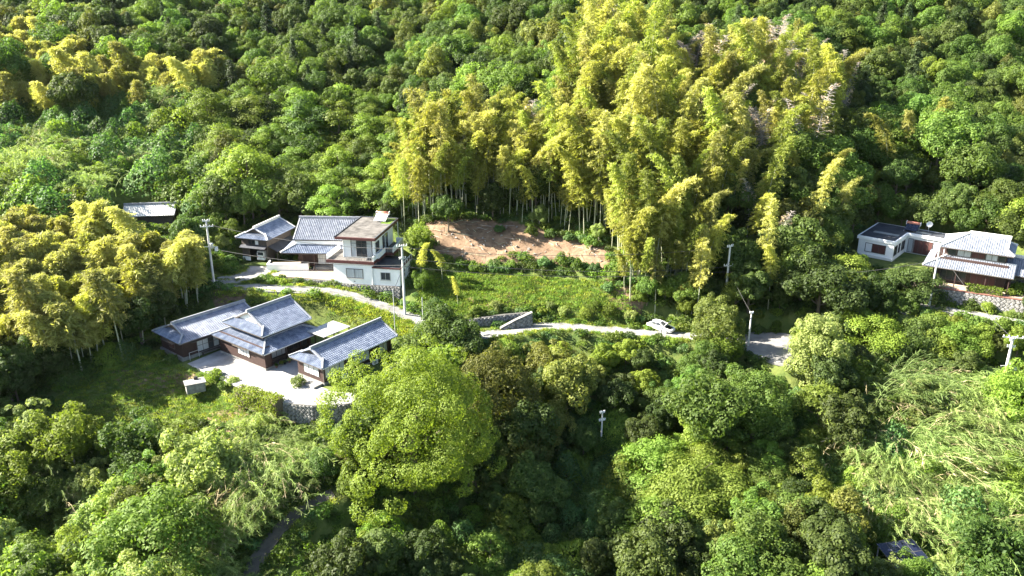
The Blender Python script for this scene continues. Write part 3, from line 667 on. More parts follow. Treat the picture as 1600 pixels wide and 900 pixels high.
for k, (a0, a1, pm) in enumerate([(2.5, 3.6, 'glass'), (3.8, 5.6, 'curtain'), (5.75, 7.5, 'shutter'), (7.65, 9.2, 'curtain'), (9.35, 10.2, 'glass')]):
    h.window('f', 2.6, a0, a1, 4.25, 5.3, 2 if a1 - a0 > 1.2 else 1, pm)
h.window('f', 1.7, 2.0, 5.5, .5, 2.4, 4, 'glass'); h.window('f', 1.7, 6.2, 9.5, .5, 2.4, 4, 'shutter'); h.window('f', 2.4, 11.5, 14.5, .5, 2.2, 4, 'glass'); h.window('f', 2.4, 15.2, 18.5, .5, 2.2, 4, 'glass')
h.boxes('porch_post', [(k, k + .14, .1, .24, 0, 2.75) for k in (.4, 4.2, 8.2, 11.2)] + [(k, k + .12, 1.8, 1.92, 0, 2.6) for k in (14, 17, 20)], 'wood')
h.gutter((-.4, -.25, 2.68), (11.8, -.25, 2.68), 'frame'); h.gutter((1.4, 1.72, 5.42), (11.2, 1.72, 5.42), 'frame'); h.gutter((2.0, 1.9, 3.6), (2.0, 1.9, 5.4), 'white')

# ------------------------------------------------------------------ stone walls
def stone_wall(name, label, top, bot, m='stone', size=.42, batter=.12, parent_cat='wall', cap=None, th=.5):
    """top: polyline (x, y, z); bot: bottom z for each point; camera side is to the right of travel"""
    root = empty(name, (top[0][0], top[0][1], bot[0])); tag(root, label, parent_cat)
    off = Vector(root.location); core = MB(); st = MB(); jr = random.Random(hash(label) % 999 if False else len(label)); cp = MB()
    for k in range(len(top) - 1):
        a, b = Vector(top[k]) - off, Vector(top[k + 1]) - off; za, zb = bot[k] - off.z, bot[k + 1] - off.z
        d = (b - a); d.z = 0; ln = d.length; d.normalize(); n = Vector((d.y, -d.x, 0))
        A0, B0 = Vector((a.x, a.y, za)), Vector((b.x, b.y, zb))
        core.hexa([A0 + n * batter * (a.z - za), B0 + n * batter * (b.z - zb), B0 - n * th, A0 - n * th], [a, b, b - n * th, a - n * th])
        if cap: cp.hexa([a + n * .08, b + n * .08, b - n * (th + .02), a - n * (th + .02)], [v + Vector((0, 0, .12)) for v in (a + n * .08, b + n * .08, b - n * (th + .02), a - n * (th + .02))])
        def P(s, h, out):
            t = s / ln; zt, zb_ = a.z + (b.z - a.z) * t, za + (zb - za) * t
            hh = zt - h; return a + d * s + n * (batter * h + out) + Vector((0, 0, (b.z - a.z) * t - h))
        hmax = max(a.z - za, b.z - zb); g = size * .72; i = 0; h_ = g * .6
        while h_ < hmax:
            s = g * (1 if i % 2 else 0.2)
            while s < ln - .1:
                t = s / ln; H = (a.z - za) + ((b.z - zb) - (a.z - za)) * t
                if h_ < H - .05:
                    js, jh = s + jr.uniform(-.05, .05), h_ + jr.uniform(-.05, .05); rr = g * jr.uniform(.86, 1.02); o_ = jr.uniform(.05, .12)
                    q = [(js - rr, jh), (js, jh + rr), (js + rr, jh), (js, jh - rr)]
                    q = [(min(max(x, 0), ln), min(max(y, .02), H)) for x, y in q]
                    c = (js, jh); base = [P(x, y, 0) for x, y in q]; topq = [P(c[0] + (x - c[0]) * .72, c[1] + (y - c[1]) * .72, o_) for x, y in q]
                    j = len(st.v); st.v += [tuple(v) for v in base + topq]; st.f.append([j + 4, j + 5, j + 6, j + 7])
                    for e in range(4): st.f.append([j + e, j + (e + 1) % 4, j + 4 + (e + 1) % 4, j + 4 + e])
                s += 2 * g
            h_ += g; i += 1
    core.build('wall', 'joint', root); o = st.build('stones', m, root); o['kind'] = 'stuff'
    if cap: cp.build('coping', cap, root)
    return root
def lw(u, v, z):    # white house local to world
    a = math.radians(-10); return (-28.7 + u * math.cos(a) - v * math.sin(a), 126.8 + u * math.sin(a) + v * math.cos(a), z)
stone_wall('stone_wall', 'diamond laid stone retaining wall under the white house', [lw(-.9, -.12, 4.78), lw(3, -.15, 4.78), lw(6.6, -.15, 4.78), lw(11.1, -.1, 4.78), lw(11.2, 6, 4.78)], [4.1, 3.2, 2.3, 1.3, 2.2], cap=None)
stone_wall('stone_wall', 'low rubble kerb wall along the front of the earth forecourt', [(-40.8, 129.2, 4.98), (-36, 128.4, 4.98), (-31, 127.4, 4.98), (-29.2, 127.0, 4.98)], [4.5, 4.4, 4.3, 4.2], size=.3)
stone_wall('block_wall', 'curved zigzag block wall holding up the lower yard', [(-29.4, 94.9, .02), (-27.4, 94.1, .02), (-25, 93.75, .02), (-21, 94.15, .02), (-19.2, 95.4, .02)], [-2.3, -2.8, -2.9, -2.4, -1.6], size=.36, m='stone')
stone_wall('stone_wall', 'upper stone terrace wall with brick edging below the right hand villa', [(62.8, 119.7, 6.8), (69, 116.2, 6.8), (77, 112.1, 6.8), (86, 107.4, 6.8), (92, 104.5, 6.8)], [4.3] * 5, cap='brick')
stone_wall('stone_wall', 'lower stone wall along the drive below the right hand villa', [(61.0, 116.0, 4.5), (66.4, 113.0, 4.5), (72.4, 109.2, 4.45), (79.5, 104.7, 4.4), (86, 101, 4.4)], [3.0, 2.4, 2.2, 2.2, 2.2], cap='concrete')
q = [at_z(px, py, z) for px, py, z in [(722, 503, 1.9), (745, 498, 2.3), (790, 492, 2.6), (826, 489, 2.7)]]
stone_wall('stone_wall', 'grey stone retaining wall above the lane in front of the clearing', [tuple(p) for p in q], [1.0, .95, .95, 1.0], cap=None)
q = [at_z(px, py, z) for px, py, z in [(782, 514, 1.15), (806, 501, 2.2), (832, 489, 3.1)]]
g = stone_wall('stone_wall', 'sloping stone wall with pale coping beside the lane', [tuple(p) for p in q], [1.0, 1.0, 1.0], cap='concrete')
# bridge deck posts under the upper lane
t = empty('lane_support', (ROAD[0][0], ROAD[0][1], 3)); tag(t, 'concrete edge beam and stubby posts carrying the upper lane', 'retaining structure')
eb = smooth_line(ROAD[:3], 5); bm = MB(); off = Vector(t.location)
for a, b in zip(eb[:-1], eb[1:]):
    a, b = Vector(a) - off, Vector(b) - off; d = (b - a).normalized(); n = Vector((d.y, -d.x, 0)) * 1.75; bm.beam(a + n, b + n, .3, .42, .36)
bm.build('edge_beam', 'concrete', t)
for k in range(1, len(eb) - 1, 2):
    a = Vector(eb[k]) - off; d = (Vector(eb[k + 1]) - Vector(eb[k])).normalized(); n = Vector((d.y, -d.x, 0)) * 1.72
    c = a + n; MB().box(c.x - .16, c.x + .16, c.y - .14, c.y + .14, c.z - 2.2, c.z - .36).build('post', 'concrete', t)
# ------------------------------------------------------------------ plant meshes
def unit(v): return v / (np.linalg.norm(v, axis=-1, keepdims=True) + 1e-9)
def rhombi(rng, C, N, L, W, T=None):
    n = len(C); N = unit(N)
    if T is None: T = rng.normal(size=(n, 3))
    T = unit(T - N * (T * N).sum(1, keepdims=True)); B = np.cross(N, T)
    L = np.broadcast_to(np.asarray(L, float).reshape(-1, 1), (n, 1)); W = np.broadcast_to(np.asarray(W, float).reshape(-1, 1), (n, 1))
    V = np.stack([C + T * L / 2, C + B * W / 2, C - T * L / 2, C - B * W / 2], 1)
    return V.reshape(-1, 3)
def leaf_mesh(name, V, m):
    return raw_mesh(name, V, np.arange(len(V), dtype=np.int32).reshape(-1, 4), m)
def clump(rng, c, r, n, leaf, out, up=.35, jit=.75, hemi=-.35, asp=.62):
    d = unit(rng.normal(size=(n * 3, 3))); d = d[(d * out).sum(1) > hemi][:n]; n = len(d)
    C = c + d * r * rng.uniform(.80, 1.06, (n, 1)); N = d * 1.0 + rng.normal(size=(n, 3)) * jit + np.array([0, 0, up])
    s = leaf * rng.uniform(.7, 1.3, n)
    return rhombi(rng, C, N, s, s * asp)
def dome_crown(seed, R, Rz, zc, ncl, rc, per, leaf, low=-.35, fill=.25, up=.35, flat=1.0, jit=.75, asp=.62, lump=.18):
    rng = np.random.default_rng(seed); out = []; ph = rng.uniform(0, 6.28, 6)
    got = 0; dirs = []
    while len(dirs) < ncl:
        d = unit(rng.normal(size=3))
        if d[2] < low: continue
        if dirs and min(np.linalg.norm(d - e) for e in dirs) < 1.5 / math.sqrt(ncl) and got < ncl * 30: got += 1; continue
        dirs.append(d)
    for d in dirs:
        k = 1 + lump * math.sin(3 * math.atan2(d[1], d[0]) + ph[0]) * math.cos(d[2] * 3 + ph[1]) + rng.uniform(-.26, .08)
        r = rc * rng.uniform(.62, 1.25); c = np.array([d[0] * (R * k - r * .7), d[1] * (R * k - r * .7), zc + d[2] * (Rz * k - r * .7)])
        out.append(clump(rng, c, np.array([r, r, r * flat]), int(per * (r / rc) ** 2), leaf, d, up, jit, -.15, asp))
    nf = int(ncl * per * fill); d = unit(rng.normal(size=(nf, 3))); d = d[d[:, 2] > low]
    C = d * np.array([R, R, Rz]) * rng.uniform(.35, .78, (len(d), 1)) + np.array([0, 0, zc])
    s = leaf * 1.4 * rng.uniform(.8, 1.3, len(C)); out.append(rhombi(rng, C, d + rng.normal(size=d.shape) * .8, s, s * .7))
    return np.concatenate(out)
def trunk_mesh(seed, h, r, R, m, limbs=5, lean=.06, zc=None):
    rng = random.Random(seed); mb = MB(); pts = []; x = y = 0
    for k in range(6):
        t = k / 5; pts.append((x, y, -.6 + t * (h + .6))); x += rng.uniform(-lean, lean) * h / 3; y += rng.uniform(-lean, lean) * h / 3
    mb.tube(pts, [r * (1.25 - .95 * k / 5) for k in range(6)], 7)
    for k in range(limbs):
        t = rng.uniform(.35, .85); p = Vector(pts[int(t * 5)]); a = 2 * math.pi * (k + rng.random() * .5) / limbs
        q = p + Vector((math.cos(a) * R * .42, math.sin(a) * R * .42, R * rng.uniform(.15, .32)))
        mb.tube([p, q], [r * .45, r * .15], 5)
    return raw_mesh('trunk', mb.v, mb.f, M[m])
def layered_crown(seed, R, H, npad, leaf):
    rng = np.random.default_rng(seed); out = []
    for k in range(npad):
        t = (k + .5) / npad; rr = R * math.sqrt(t) * rng.uniform(.8, 1.08); a = k * 2.4 + rng.uniform(-.4, .4)
        z = H * (1 - .55 * (rr / R) ** 2) + rng.uniform(-.9, .5) * R / 4 - (rng.random() < .35) * rng.uniform(.8, 2.0) * R / 4
        c = np.array([rr * math.cos(a), rr * math.sin(a), z]); pr = R * rng.uniform(.17, .30)
        n = int(150 * pr * pr * (.4 / leaf) ** 2) + 40; q = rng.normal(size=(n, 3)) * np.array([.5, .5, .2])
        C = c + q * pr * 1.15; C[:, 2] -= .25 * (q[:, 0] ** 2 + q[:, 1] ** 2) * pr
        N = np.array([0, 0, 1]) + rng.normal(size=(n, 3)) * .32 + q * 1.1; s = leaf * rng.uniform(.7, 1.3, n)
        out.append(rhombi(rng, C, N, s, s * .5))
    return np.concatenate(out)
def vine_mound(seed, R, H, leaf, n):
    rng = np.random.default_rng(seed); ph = rng.uniform(0, 6.28, 8); a = rng.uniform(0, 6.28, n); t = np.sqrt(rng.uniform(0, 1, n)) * 1.08
    x, y = R * t * np.cos(a), R * t * np.sin(a)
    def hz(x, y):
        q = np.clip(1 - (x * x + y * y) / (R * R), 0, 1)
        z = H * q ** .6 * (1 + .25 * np.sin(x * 1.1 + ph[0]) * np.sin(y * 1.2 + ph[1])) + .35 * np.sin(x * 2.3 + ph[2]) * np.sin(y * 2.1 + ph[3]) * (q > .05) + .2 * np.sin(x * 4.1 + ph[4]) * np.sin(y * 4.4 + ph[5])
        return z
    z = hz(x, y); e = .15; nx = -(hz(x + e, y) - z) / e; ny = -(hz(x, y + e) - z) / e
    N = np.stack([nx, ny, np.ones(n)], 1); N = unit(N) + rng.normal(size=(n, 3)) * .42
    C = np.stack([x, y, z - .05 + rng.uniform(-.25, .22, n)], 1); s = leaf * rng.uniform(.7, 1.3, n)
    return rhombi(rng, C, N, s, s * .8)
def bamboo(seed, H, dead=False):
    """returns (leaf verts, culm MB): a culm that leans and droops at the tip, whorls of drooping sprays"""
    rng = np.random.default_rng(seed); az = rng.uniform(0, 6.28); lean = rng.uniform(.02, .10); droop = rng.uniform(.10, .24)
    P = []
    for k in range(13):
        t = k / 12; o = H * (lean * t + droop * t ** 4); P.append(np.array([math.cos(az) * o, math.sin(az) * o, H * (t - droop * .55 * t ** 5) - (.5 if k == 0 else 0)]))
    mb = MB(); mb.tube([tuple(p) for p in P], [(.075 if dead else .065) * (1.1 - t / 12) + .008 for t in range(13)], 5, False)
    def pos(t):
        i = min(int(t * 12), 11); f = t * 12 - i; return P[i] * (1 - f) + P[i + 1] * f
    Cs, Ns, Ts, Ls = [], [], [], []
    t = rng.uniform(.34, .44); i = 0
    while t < .995:
        ln = (1.5 * math.sin(min(1, (t - .3) / .3) * 1.57) * (1 - .72 * max(0, (t - .55) / .45)) + .3) * rng.uniform(.8, 1.15)
        for s in range(3):
            a = i * 2.6 + s * 2.09 + rng.uniform(-.5, .5); dr = np.array([math.cos(a), math.sin(a), rng.uniform(.15, .55)])
            nl = int((7 if dead else 24) * (ln / 1.5) + 3)
            if dead:
                q0 = pos(t); mb.tube([tuple(q0), tuple(q0 + unit(dr) * ln * .5), tuple(q0 + unit(dr) * ln * .85 - np.array([0, 0, .15]))], [.024, .018, .009], 3, False)
                if rng.random() < .9: continue
            u = rng.uniform(.18, 1.0, nl); q = pos(t) + unit(dr) * (u * ln)[:, None]; q[:, 2] -= .55 * ln * u ** 2
            q += rng.normal(size=(nl, 3)) * np.array([.13, .13, .09])
            T = unit(dr)[None] * .7 + rng.normal(size=(nl, 3)) * .5 + np.array([0, 0, -.55]); N = np.array([0, 0, .8]) + rng.normal(size=(nl, 3)) * .6
            Cs.append(q); Ts.append(T); Ns.append(N); Ls.append(rng.uniform(.38, .68, nl))
        t += rng.uniform(.013, .022) * (1.15 if t < .7 else .9); i += 1
    if not Cs: return np.zeros((0, 3)), mb
    C = np.concatenate(Cs); L = np.concatenate(Ls)
    return rhombi(rng, C, np.concatenate(Ns), L, L * .2, np.concatenate(Ts)), mb
def conifer(seed, H, R):
    rng = np.random.default_rng(seed); out = []; z = H * .15
    while z < H:
        t = (z - H * .15) / (H * .85); r = R * (1 - t) ** .8 + .15
        for k in range(int(5 + 5 * (1 - t))):
            a = rng.uniform(0, 6.28); n = int(24 + r * 16); u = rng.uniform(.2, 1.0, n); d = np.array([math.cos(a), math.sin(a), 0])
            C = np.outer(u * r * rng.uniform(.8, 1.1), d) + rng.normal(size=(n, 3)) * .2; C[:, 2] += z - .35 * r * u * u
            s = rng.uniform(.28, .5, n); out.append(rhombi(rng, C, d * .5 + np.array([0, 0, .8]) + rng.normal(size=(n, 3)) * .5, s, s * .4, d + rng.normal(size=(n, 3)) * .4))
        z += .5
    return np.concatenate(out)
def cane(seed, n, ln, az, spread, dry):
    """arching canes swept towards az; returns ribbon quads (verts) for green and dry parts"""
    rng = np.random.default_rng(seed); G, D = [], []
    for k in range(n):
        a = az + rng.normal() * spread; L = ln * rng.uniform(.6, 1.15); x0, y0 = rng.normal(size=2) * ln * .26
        h = L * rng.uniform(.45, .75); d = np.array([math.cos(a), math.sin(a)]); side = np.array([-d[1], d[0], 0])
        pts = []
        for j in range(7):
            t = j / 6; pts.append(np.array([x0 + d[0] * L * .62 * t ** 1.5, y0 + d[1] * L * .62 * t ** 1.5, h * (1.9 * t - 1.25 * t * t) * 1.05]))
        isdry = rng.random() < dry; w_ = .028 if isdry else .034
        for j in range(6):
            wa, wb = w_ * (1 - j / 8), w_ * (1 - (j + 1) / 8); up = np.array([0, 0, .3 * w_])
            (D if isdry else G).append(np.stack([pts[j] - side * wa, pts[j + 1] - side * wb, pts[j + 1] + side * wb + up, pts[j] + side * wa + up]))
        m = 12 if isdry else 42
        t = rng.uniform(.3, 1, m); i = np.minimum((t * 6).astype(int), 5); f = (t * 6 - i)[:, None]; PA = np.array(pts); C = PA[i] * (1 - f) + PA[i + 1] * f
        T = np.array([d[0], d[1], -.35]) + rng.normal(size=(m, 3)) * .42; l = rng.uniform(.38, .75, m)
        q = rhombi(rng, C + unit(T) * .3, np.array([0, 0, 1]) + rng.normal(size=(m, 3)) * .6, l, .06, T).reshape(-1, 4, 3)
        (D if isdry else G).extend(list(q))
    return (np.array(G).reshape(-1, 3) if G else np.zeros((0, 3))), (np.array(D).reshape(-1, 3) if D else np.zeros((0, 3)))
def grass_tuft(seed, n, h, sp):
    rng = np.random.default_rng(seed); C = rng.normal(size=(n, 3)) * np.array([sp, sp, 0]); L = h * rng.uniform(.6, 1.3, n); C[:, 2] = L * .42
    T = np.array([0, 0, 1]) + rng.normal(size=(n, 3)) * .38; N = rng.normal(size=(n, 3)) + np.array([0, 0, .5]); return rhombi(rng, C, N, L, L * .16 + .015, T)
def join_mesh(name, parts):
    """parts: list of (mesh)"""
    V, Fs, mi, mats = [], [], [], []; off = 0
    for me in parts:
        n = len(me.vertices); co = np.empty(n * 3, np.float32); me.vertices.foreach_get('co', co); V.append(co.reshape(-1, 3))
        if me.materials[0] not in mats: mats.append(me.materials[0])
        for p in me.polygons: Fs.append([off + i for i in p.vertices]); mi.append(mats.index(me.materials[0]))
        off += n
    V = np.concatenate(V)
    quads = np.array([f if len(f) == 4 else None for f in Fs if len(f) == 4], np.int32); mq = np.array([m_ for f, m_ in zip(Fs, mi) if len(f) == 4], np.int32)
    return raw_mesh(name, V, quads, mats, mq)

# kinds: list of variants (trunk mesh or None, crown mesh, crown name, centre height, crown radius, top height)
KIND = {}
def add(kind, trunk, crown, hc, R, top): KIND.setdefault(kind, []).append((trunk, crown, hc, R, top))
for s in range(5):
    R = [3.4, 3.9, 3.2, 4.3, 3.0][s]; mm = ['leaf_dark', 'leaf_mid', 'leaf_dark', 'leaf_mid', 'leaf_olive'][s]
    V = dome_crown(100 + s, R, R * [.95, .8, 1.15, .75, .9][s], R * 1.15 + 1, 40, R * .25, 170, .31, -.45, jit=.36)
    add('evergreen', trunk_mesh(s, R * 1.4, .2, R, 'bark'), leaf_mesh('crown', V, M[mm]), R * 1.15 + 1, R, R * 2.2 + 1)
def multi_crown(seed, lobes, leaf):
    rng = np.random.default_rng(seed); out = []
    for k, (dx, dy, dz, r, rz) in enumerate(lobes):
        V = dome_crown(seed * 10 + k, r, rz, 0, int(12 + r * r * 2.6), .62 + .1 * r, int(95 * (.31 / leaf) ** 2 * (.62 + .1 * r) ** 2) + 30, leaf, -.55, .12, jit=.36, lump=.3); out.append(V + np.array([dx, dy, dz]))
    return np.concatenate(out)
for s, (lobes, mm) in enumerate([([(0, 0, 6.2, 3.0, 2.6), (3.0, .8, 4.6, 2.4, 2.0), (-2.4, 1.6, 4.9, 2.2, 2.2), (.3, -2.9, 4.0, 2.3, 1.8), (-2.6, -2.0, 3.4, 1.8, 1.6)], 'leaf_mid'),
                                 ([(0, 0, 5.0, 2.6, 3.4), (2.2, -1.6, 3.6, 2.0, 2.2), (-1.9, -1.0, 6.6, 1.9, 1.7), (.6, 2.2, 4.4, 2.2, 2.4)], 'leaf_bright'),
                                 ([(-1.5, 0, 4.6, 3.4, 2.2), (2.4, .6, 5.4, 2.8, 2.4), (.4, 2.8, 4.2, 2.2, 1.8), (.6, -2.8, 3.6, 2.4, 1.9), (4.4, -1.2, 3.8, 1.7, 1.4), (-4.2, -1.0, 3.6, 1.8, 1.5)], 'leaf_dark'),
                                 ([(0, 0, 7.4, 1.9, 2.2), (1.2, .6, 5.4, 2.2, 1.8), (-1.4, -.4, 4.6, 2.3, 1.8), (.2, 1.2, 3.2, 2.5, 1.6)], 'leaf_olive')]):
    add('evergreen', trunk_mesh(30 + s, 5.0, .2, 3, 'bark'), leaf_mesh('crown', multi_crown(160 + s, lobes, .30), M[mm]), 4.8, 4.0, 9.0)
for s in range(3):
    R = [3.3, 3.8, 2.9][s]
    V = dome_crown(130 + s, R, R * [1.0, .85, 1.2][s], R * 1.15 + .8, 46, R * .235, 150, .30, -.5, jit=.36)
    add('dark', trunk_mesh(20 + s, R * 1.4, .2, R, 'bark'), leaf_mesh('crown', V, M['leaf_dark']), R * 1.15 + .8, R, R * 2.2 + .8)
for s in range(4):
    R = [3.6, 4.4, 3.1, 4.0][s]
    V = layered_crown(200 + s, R, R * 1.35 + 1, 26, .31)
    add('layered', trunk_mesh(40 + s, R * 1.2 + 1, .18, R, 'bark', 6), leaf_mesh('crown', V, M[['leaf_bright', 'leaf_bright', 'leaf_bright', 'leaf_mid'][s]]), R + 1, R, R * 1.5 + 1)
for s in range(4):
    R = [3.2, 2.7, 3.6, 2.2][s]
    V = dome_crown(230 + s, R, R * .95, R * .95 + .6, 50, R * .225, 140, .26, -.5, lump=.25, jit=.36)
    add('gold', trunk_mesh(50 + s, R * 1.2, .16, R, 'bark'), leaf_mesh('crown', V, M[['leaf_gold', 'leaf_gold', 'leaf_olive', 'leaf_olive'][s]]), R * .95 + .6, R, R * 1.95 + .6)
for s in range(4):
    R = [2.6, 3.0, 2.2, 2.8][s]
    V = dome_crown(260 + s, R, R * 1.05, R * 1.0 + .4, 64, R * .21, 120, .28, -.5, up=.5, jit=.55, asp=.4, lump=.3)
    add('feathery', trunk_mesh(60 + s, R * 1.2, .12, R, 'bark_pale'), leaf_mesh('crown', V, M[['leaf_pale', 'leaf_bright', 'leaf_pale', 'leaf_mid'][s]]), R + .4, R, R * 2.1 + .4)
for s in range(5):
    R, H = [(3.6, 2.4), (4.4, 2.0), (2.8, 2.6), (3.4, 3.4), (2.4, 3.8)][s]
    add('vine', None, leaf_mesh('vine_mound', vine_mound(300 + s, R, H, .25, int(R * R * (200 if H < 3 else 270))), M[['leaf_blue', 'leaf_mid', 'leaf_blue', 'leaf_bright', 'leaf_blue'][s]]), H * .5, R, H)
for s in range(8):
    H = [15, 17, 13, 16, 14, 18, 15, 12][s]; V, mb = bamboo(400 + s, H)
    add('bamboo', raw_mesh('culm', mb.v, mb.f, M['culm']), leaf_mesh('foliage', V, M[['bamboo_a', 'bamboo_b', 'bamboo_a', 'bamboo_c', 'bamboo_a', 'bamboo_c', 'bamboo_b', 'bamboo_a'][s]]), H * .68, 2.0, H)
for s in range(4):
    H = [7, 8.5, 6, 7.5][s]; V, mb = bamboo(440 + s, H)
    add('lowbamboo', raw_mesh('culm', mb.v, mb.f, M['culm']), leaf_mesh('foliage', V, M[['bamboo_b', 'bamboo_b', 'bamboo_a', 'bamboo_b'][s]]), H * .65, 2.0, H)
for s in range(3):
    H = [13, 11, 14][s]; V, mb = bamboo(470 + s, H, True)
    add('deadbamboo', raw_mesh('culm', mb.v, mb.f, M['dead']), leaf_mesh('foliage', V, M['dead_leaf']) if len(V) else None, H * .6, 1.5, H)
for s in range(3):
    H, R = [(12, 2.4), (10, 2.1), (13, 2.8)][s]
    add('conifer', trunk_mesh(80 + s, H * .9, .2, .4, 'bark', 2, .01), leaf_mesh('crown', conifer(500 + s, H, R), M['leaf_conifer']), H * .5, R, H)
for s in range(5):
    R = [1.2, 1.5, 1.0, 1.35, 1.1][s]
    V = dome_crown(530 + s, R, R * .85, R * .6, 24, R * .33, 60, .23, -.3, lump=.25, jit=.4)
    add('shrub', None, leaf_mesh('shrub', V, M[['leaf_mid', 'leaf_bright', 'leaf_blue', 'leaf_pale', 'leaf_gold'][s]]), R * .6, R, R * 1.45)
V = dome_crown(700, 8.6, 9.3, 8.2, 220, 1.25, 330, .215, -.6, fill=.1, lump=.22, jit=.36)
add('camphor', trunk_mesh(90, 11, .5, 8, 'bark', 7), leaf_mesh('crown', V, M['leaf_gold']), 8.2, 8.6, 17.5)
V = dome_crown(701, 5.4, 6.4, 6.2, 100, 1.15, 190, .28, -.6, fill=.12, jit=.36)
add('tallround', trunk_mesh(91, 8, .35, 5, 'bark', 6), leaf_mesh('crown', V, M['leaf_olive']), 6.2, 5.4, 12.6)
V = dome_crown(702, 5.0, 5.4, 5.4, 100, 1.05, 180, .28, -.6, fill=.12, jit=.36)
add('tallround', trunk_mesh(92, 7, .3, 5, 'bark', 6), leaf_mesh('crown', V, M['leaf_mid']), 5.4, 5.0, 10.8)
V = dome_crown(703, 4.2, 5.8, 5.2, 84, 1.0, 180, .30, -.75, fill=.12, jit=.36)
add('tallround', trunk_mesh(93, 7, .3, 4, 'bark', 6), leaf_mesh('crown', V, M['leaf_pale']), 5.2, 4.2, 11)
V = dome_crown(704, 2.3, 2.2, 2.6, 60, .55, 80, .26, -.6, fill=.15, lump=.05)
add('tallround', trunk_mesh(94, 2.6, .14, 2, 'bark', 5), leaf_mesh('crown', V, M['leaf_bright']), 2.6, 2.3, 4.8)
V = dome_crown(705, 2.6, 1.5, 1.2, 90, .38, 70, .2, -.5, fill=.15, lump=.04)
add('topiary', None, leaf_mesh('crown', V, M['leaf_mid']), 1.2, 2.6, 2.7)
V = layered_crown(706, 6.2, 7.2, 46, .32)
add('biglayer', trunk_mesh(95, 6.5, .3, 6, 'bark', 8), leaf_mesh('crown', V, M['leaf_bright']), 6, 6.2, 8.6)
V = layered_crown(707, 6.0, 6.6, 46, .32)
add('biglayer', trunk_mesh(96, 6.0, .3, 6, 'bark', 8), leaf_mesh('crown', V, M['leaf_gold']), 5.6, 6.0, 8)
V = layered_crown(708, 5.0, 5.2, 40, .32)
add('biglayer', trunk_mesh(97, 5.0, .3, 5, 'bark', 8), leaf_mesh('crown', V, M['leaf_dark']), 4.4, 5.0, 6.4)
for s in range(5):
    G, D = cane(560 + s, 120, 6.2, 0, .75, [.10, .05, .14, .08, .32][s]); parts = []
    if len(G): parts.append(leaf_mesh('g', G, M['cane']))
    if len(D): parts.append(leaf_mesh('d', D, M['cane_dry']))
    add('cane', None, join_mesh('cane_clump', parts), 2.0, 3.4, 3.8)
UNDER = []
for s in range(5):
    V = dome_crown(600 + s, .8, .5, .25, 9, .36, 24, .24, -.2, fill=.1)
    UNDER.append(leaf_mesh('undergrowth', V, M[['leaf_mid', 'leaf_blue', 'leaf_dark', 'leaf_mid', 'leaf_bright'][s]]))
GRASS = [leaf_mesh('grass_tuft', grass_tuft(620 + s, 46, .34, .3), M[['grass', 'grass', 'grass_lit'][s]]) for s in range(3)]
MEADOW = [leaf_mesh('meadow_tuft', grass_tuft(630 + s, 46, .42, .32), M[['grass_lit', 'grass_lit', 'grass'][s]]) for s in range(3)]

# ------------------------------------------------------------------ where plants grow
KEEP = [  # (polygon in the photograph's pixels, distance of what must stay visible)
    ([(238, 508), (300, 480), (365, 472), (395, 484), (465, 460), (500, 490), (540, 505), (617, 505), (617, 558), (548, 610), (538, 655), (450, 655), (445, 622), (362, 600), (302, 586), (250, 562)], 92),
    ([(335, 448), (375, 360), (436, 336), (552, 334), (600, 322), (632, 335), (640, 378), (645, 470), (600, 478), (560, 468), (500, 460), (350, 452)], 122),
    ([(380, 458), (520, 458), (600, 480), (650, 505), (655, 520), (625, 518), (520, 495), (470, 462)], 105),
    ([(695, 508), (740, 515), (840, 500), (960, 505), (1010, 492), (1060, 490), (1092, 522), (1085, 533), (960, 521), (850, 514), (790, 524), (720, 527)], 112),
    ([(1163, 520), (1232, 520), (1236, 566), (1210, 568), (1168, 545)], 108),
    ([(660, 352), (740, 342), (800, 350), (905, 375), (955, 400), (960, 440), (960, 470), (820, 482), (720, 470), (650, 430)], 120),
    ([(1337, 345), (1600, 352), (1600, 455), (1500, 450), (1440, 420), (1400, 412), (1340, 405)], 116),
    ([(1435, 470), (1460, 450), (1600, 470), (1600, 513), (1440, 490)], 103),
    ([(200, 545), (262, 565), (370, 602), (395, 640), (330, 652), (240, 645), (90, 662), (110, 620)], 90),
    ([(470, 778), (520, 765), (530, 785), (450, 900), (355, 905), (395, 840)], 74),
    ([(1124, 384), (1144, 384), (1139, 470), (1120, 470)], 118), ([(1548, 520), (1596, 524), (1585, 595), (1548, 595)], 95), ([(326, 345), (348, 345), (348, 440), (330, 440)], 118),
    ([(440, 622), (538, 625), (536, 662), (450, 662)], 90),
    ([(193, 317), (270, 315), (282, 345), (258, 350), (235, 345), (193, 346)], 145),
    ([(1360, 840), (1435, 832), (1470, 870), (1450, 895), (1390, 890)], 70),
]
SOLID = [(p, b) for p, b in [([(-79, 145), (-61, 146.5), (-62, 155), (-79, 156)], .6), (PADS[0][0], .6), (PADS[1][0], .4), (PADS[4][0], .4), (YARD, .3), (COURT, .3), ([(-29, 126.5), (-18, 124.6), (-16.5, 121), (-24, 122), (-28, 125)], .2), (DIRT, .3), (PADS[6][0], .3)]]
def blocked(x, y, m=.0):
    r = np.zeros(np.shape(x), bool)
    for p, b in SOLID: r |= poly_dist(x, y, p) < b + m
    for hw, line in ROADS:
        for a, b in zip(line[:-1], line[1:]): r |= seg_dist(x, y, a, b)[0] < hw + .3 + m
    return r
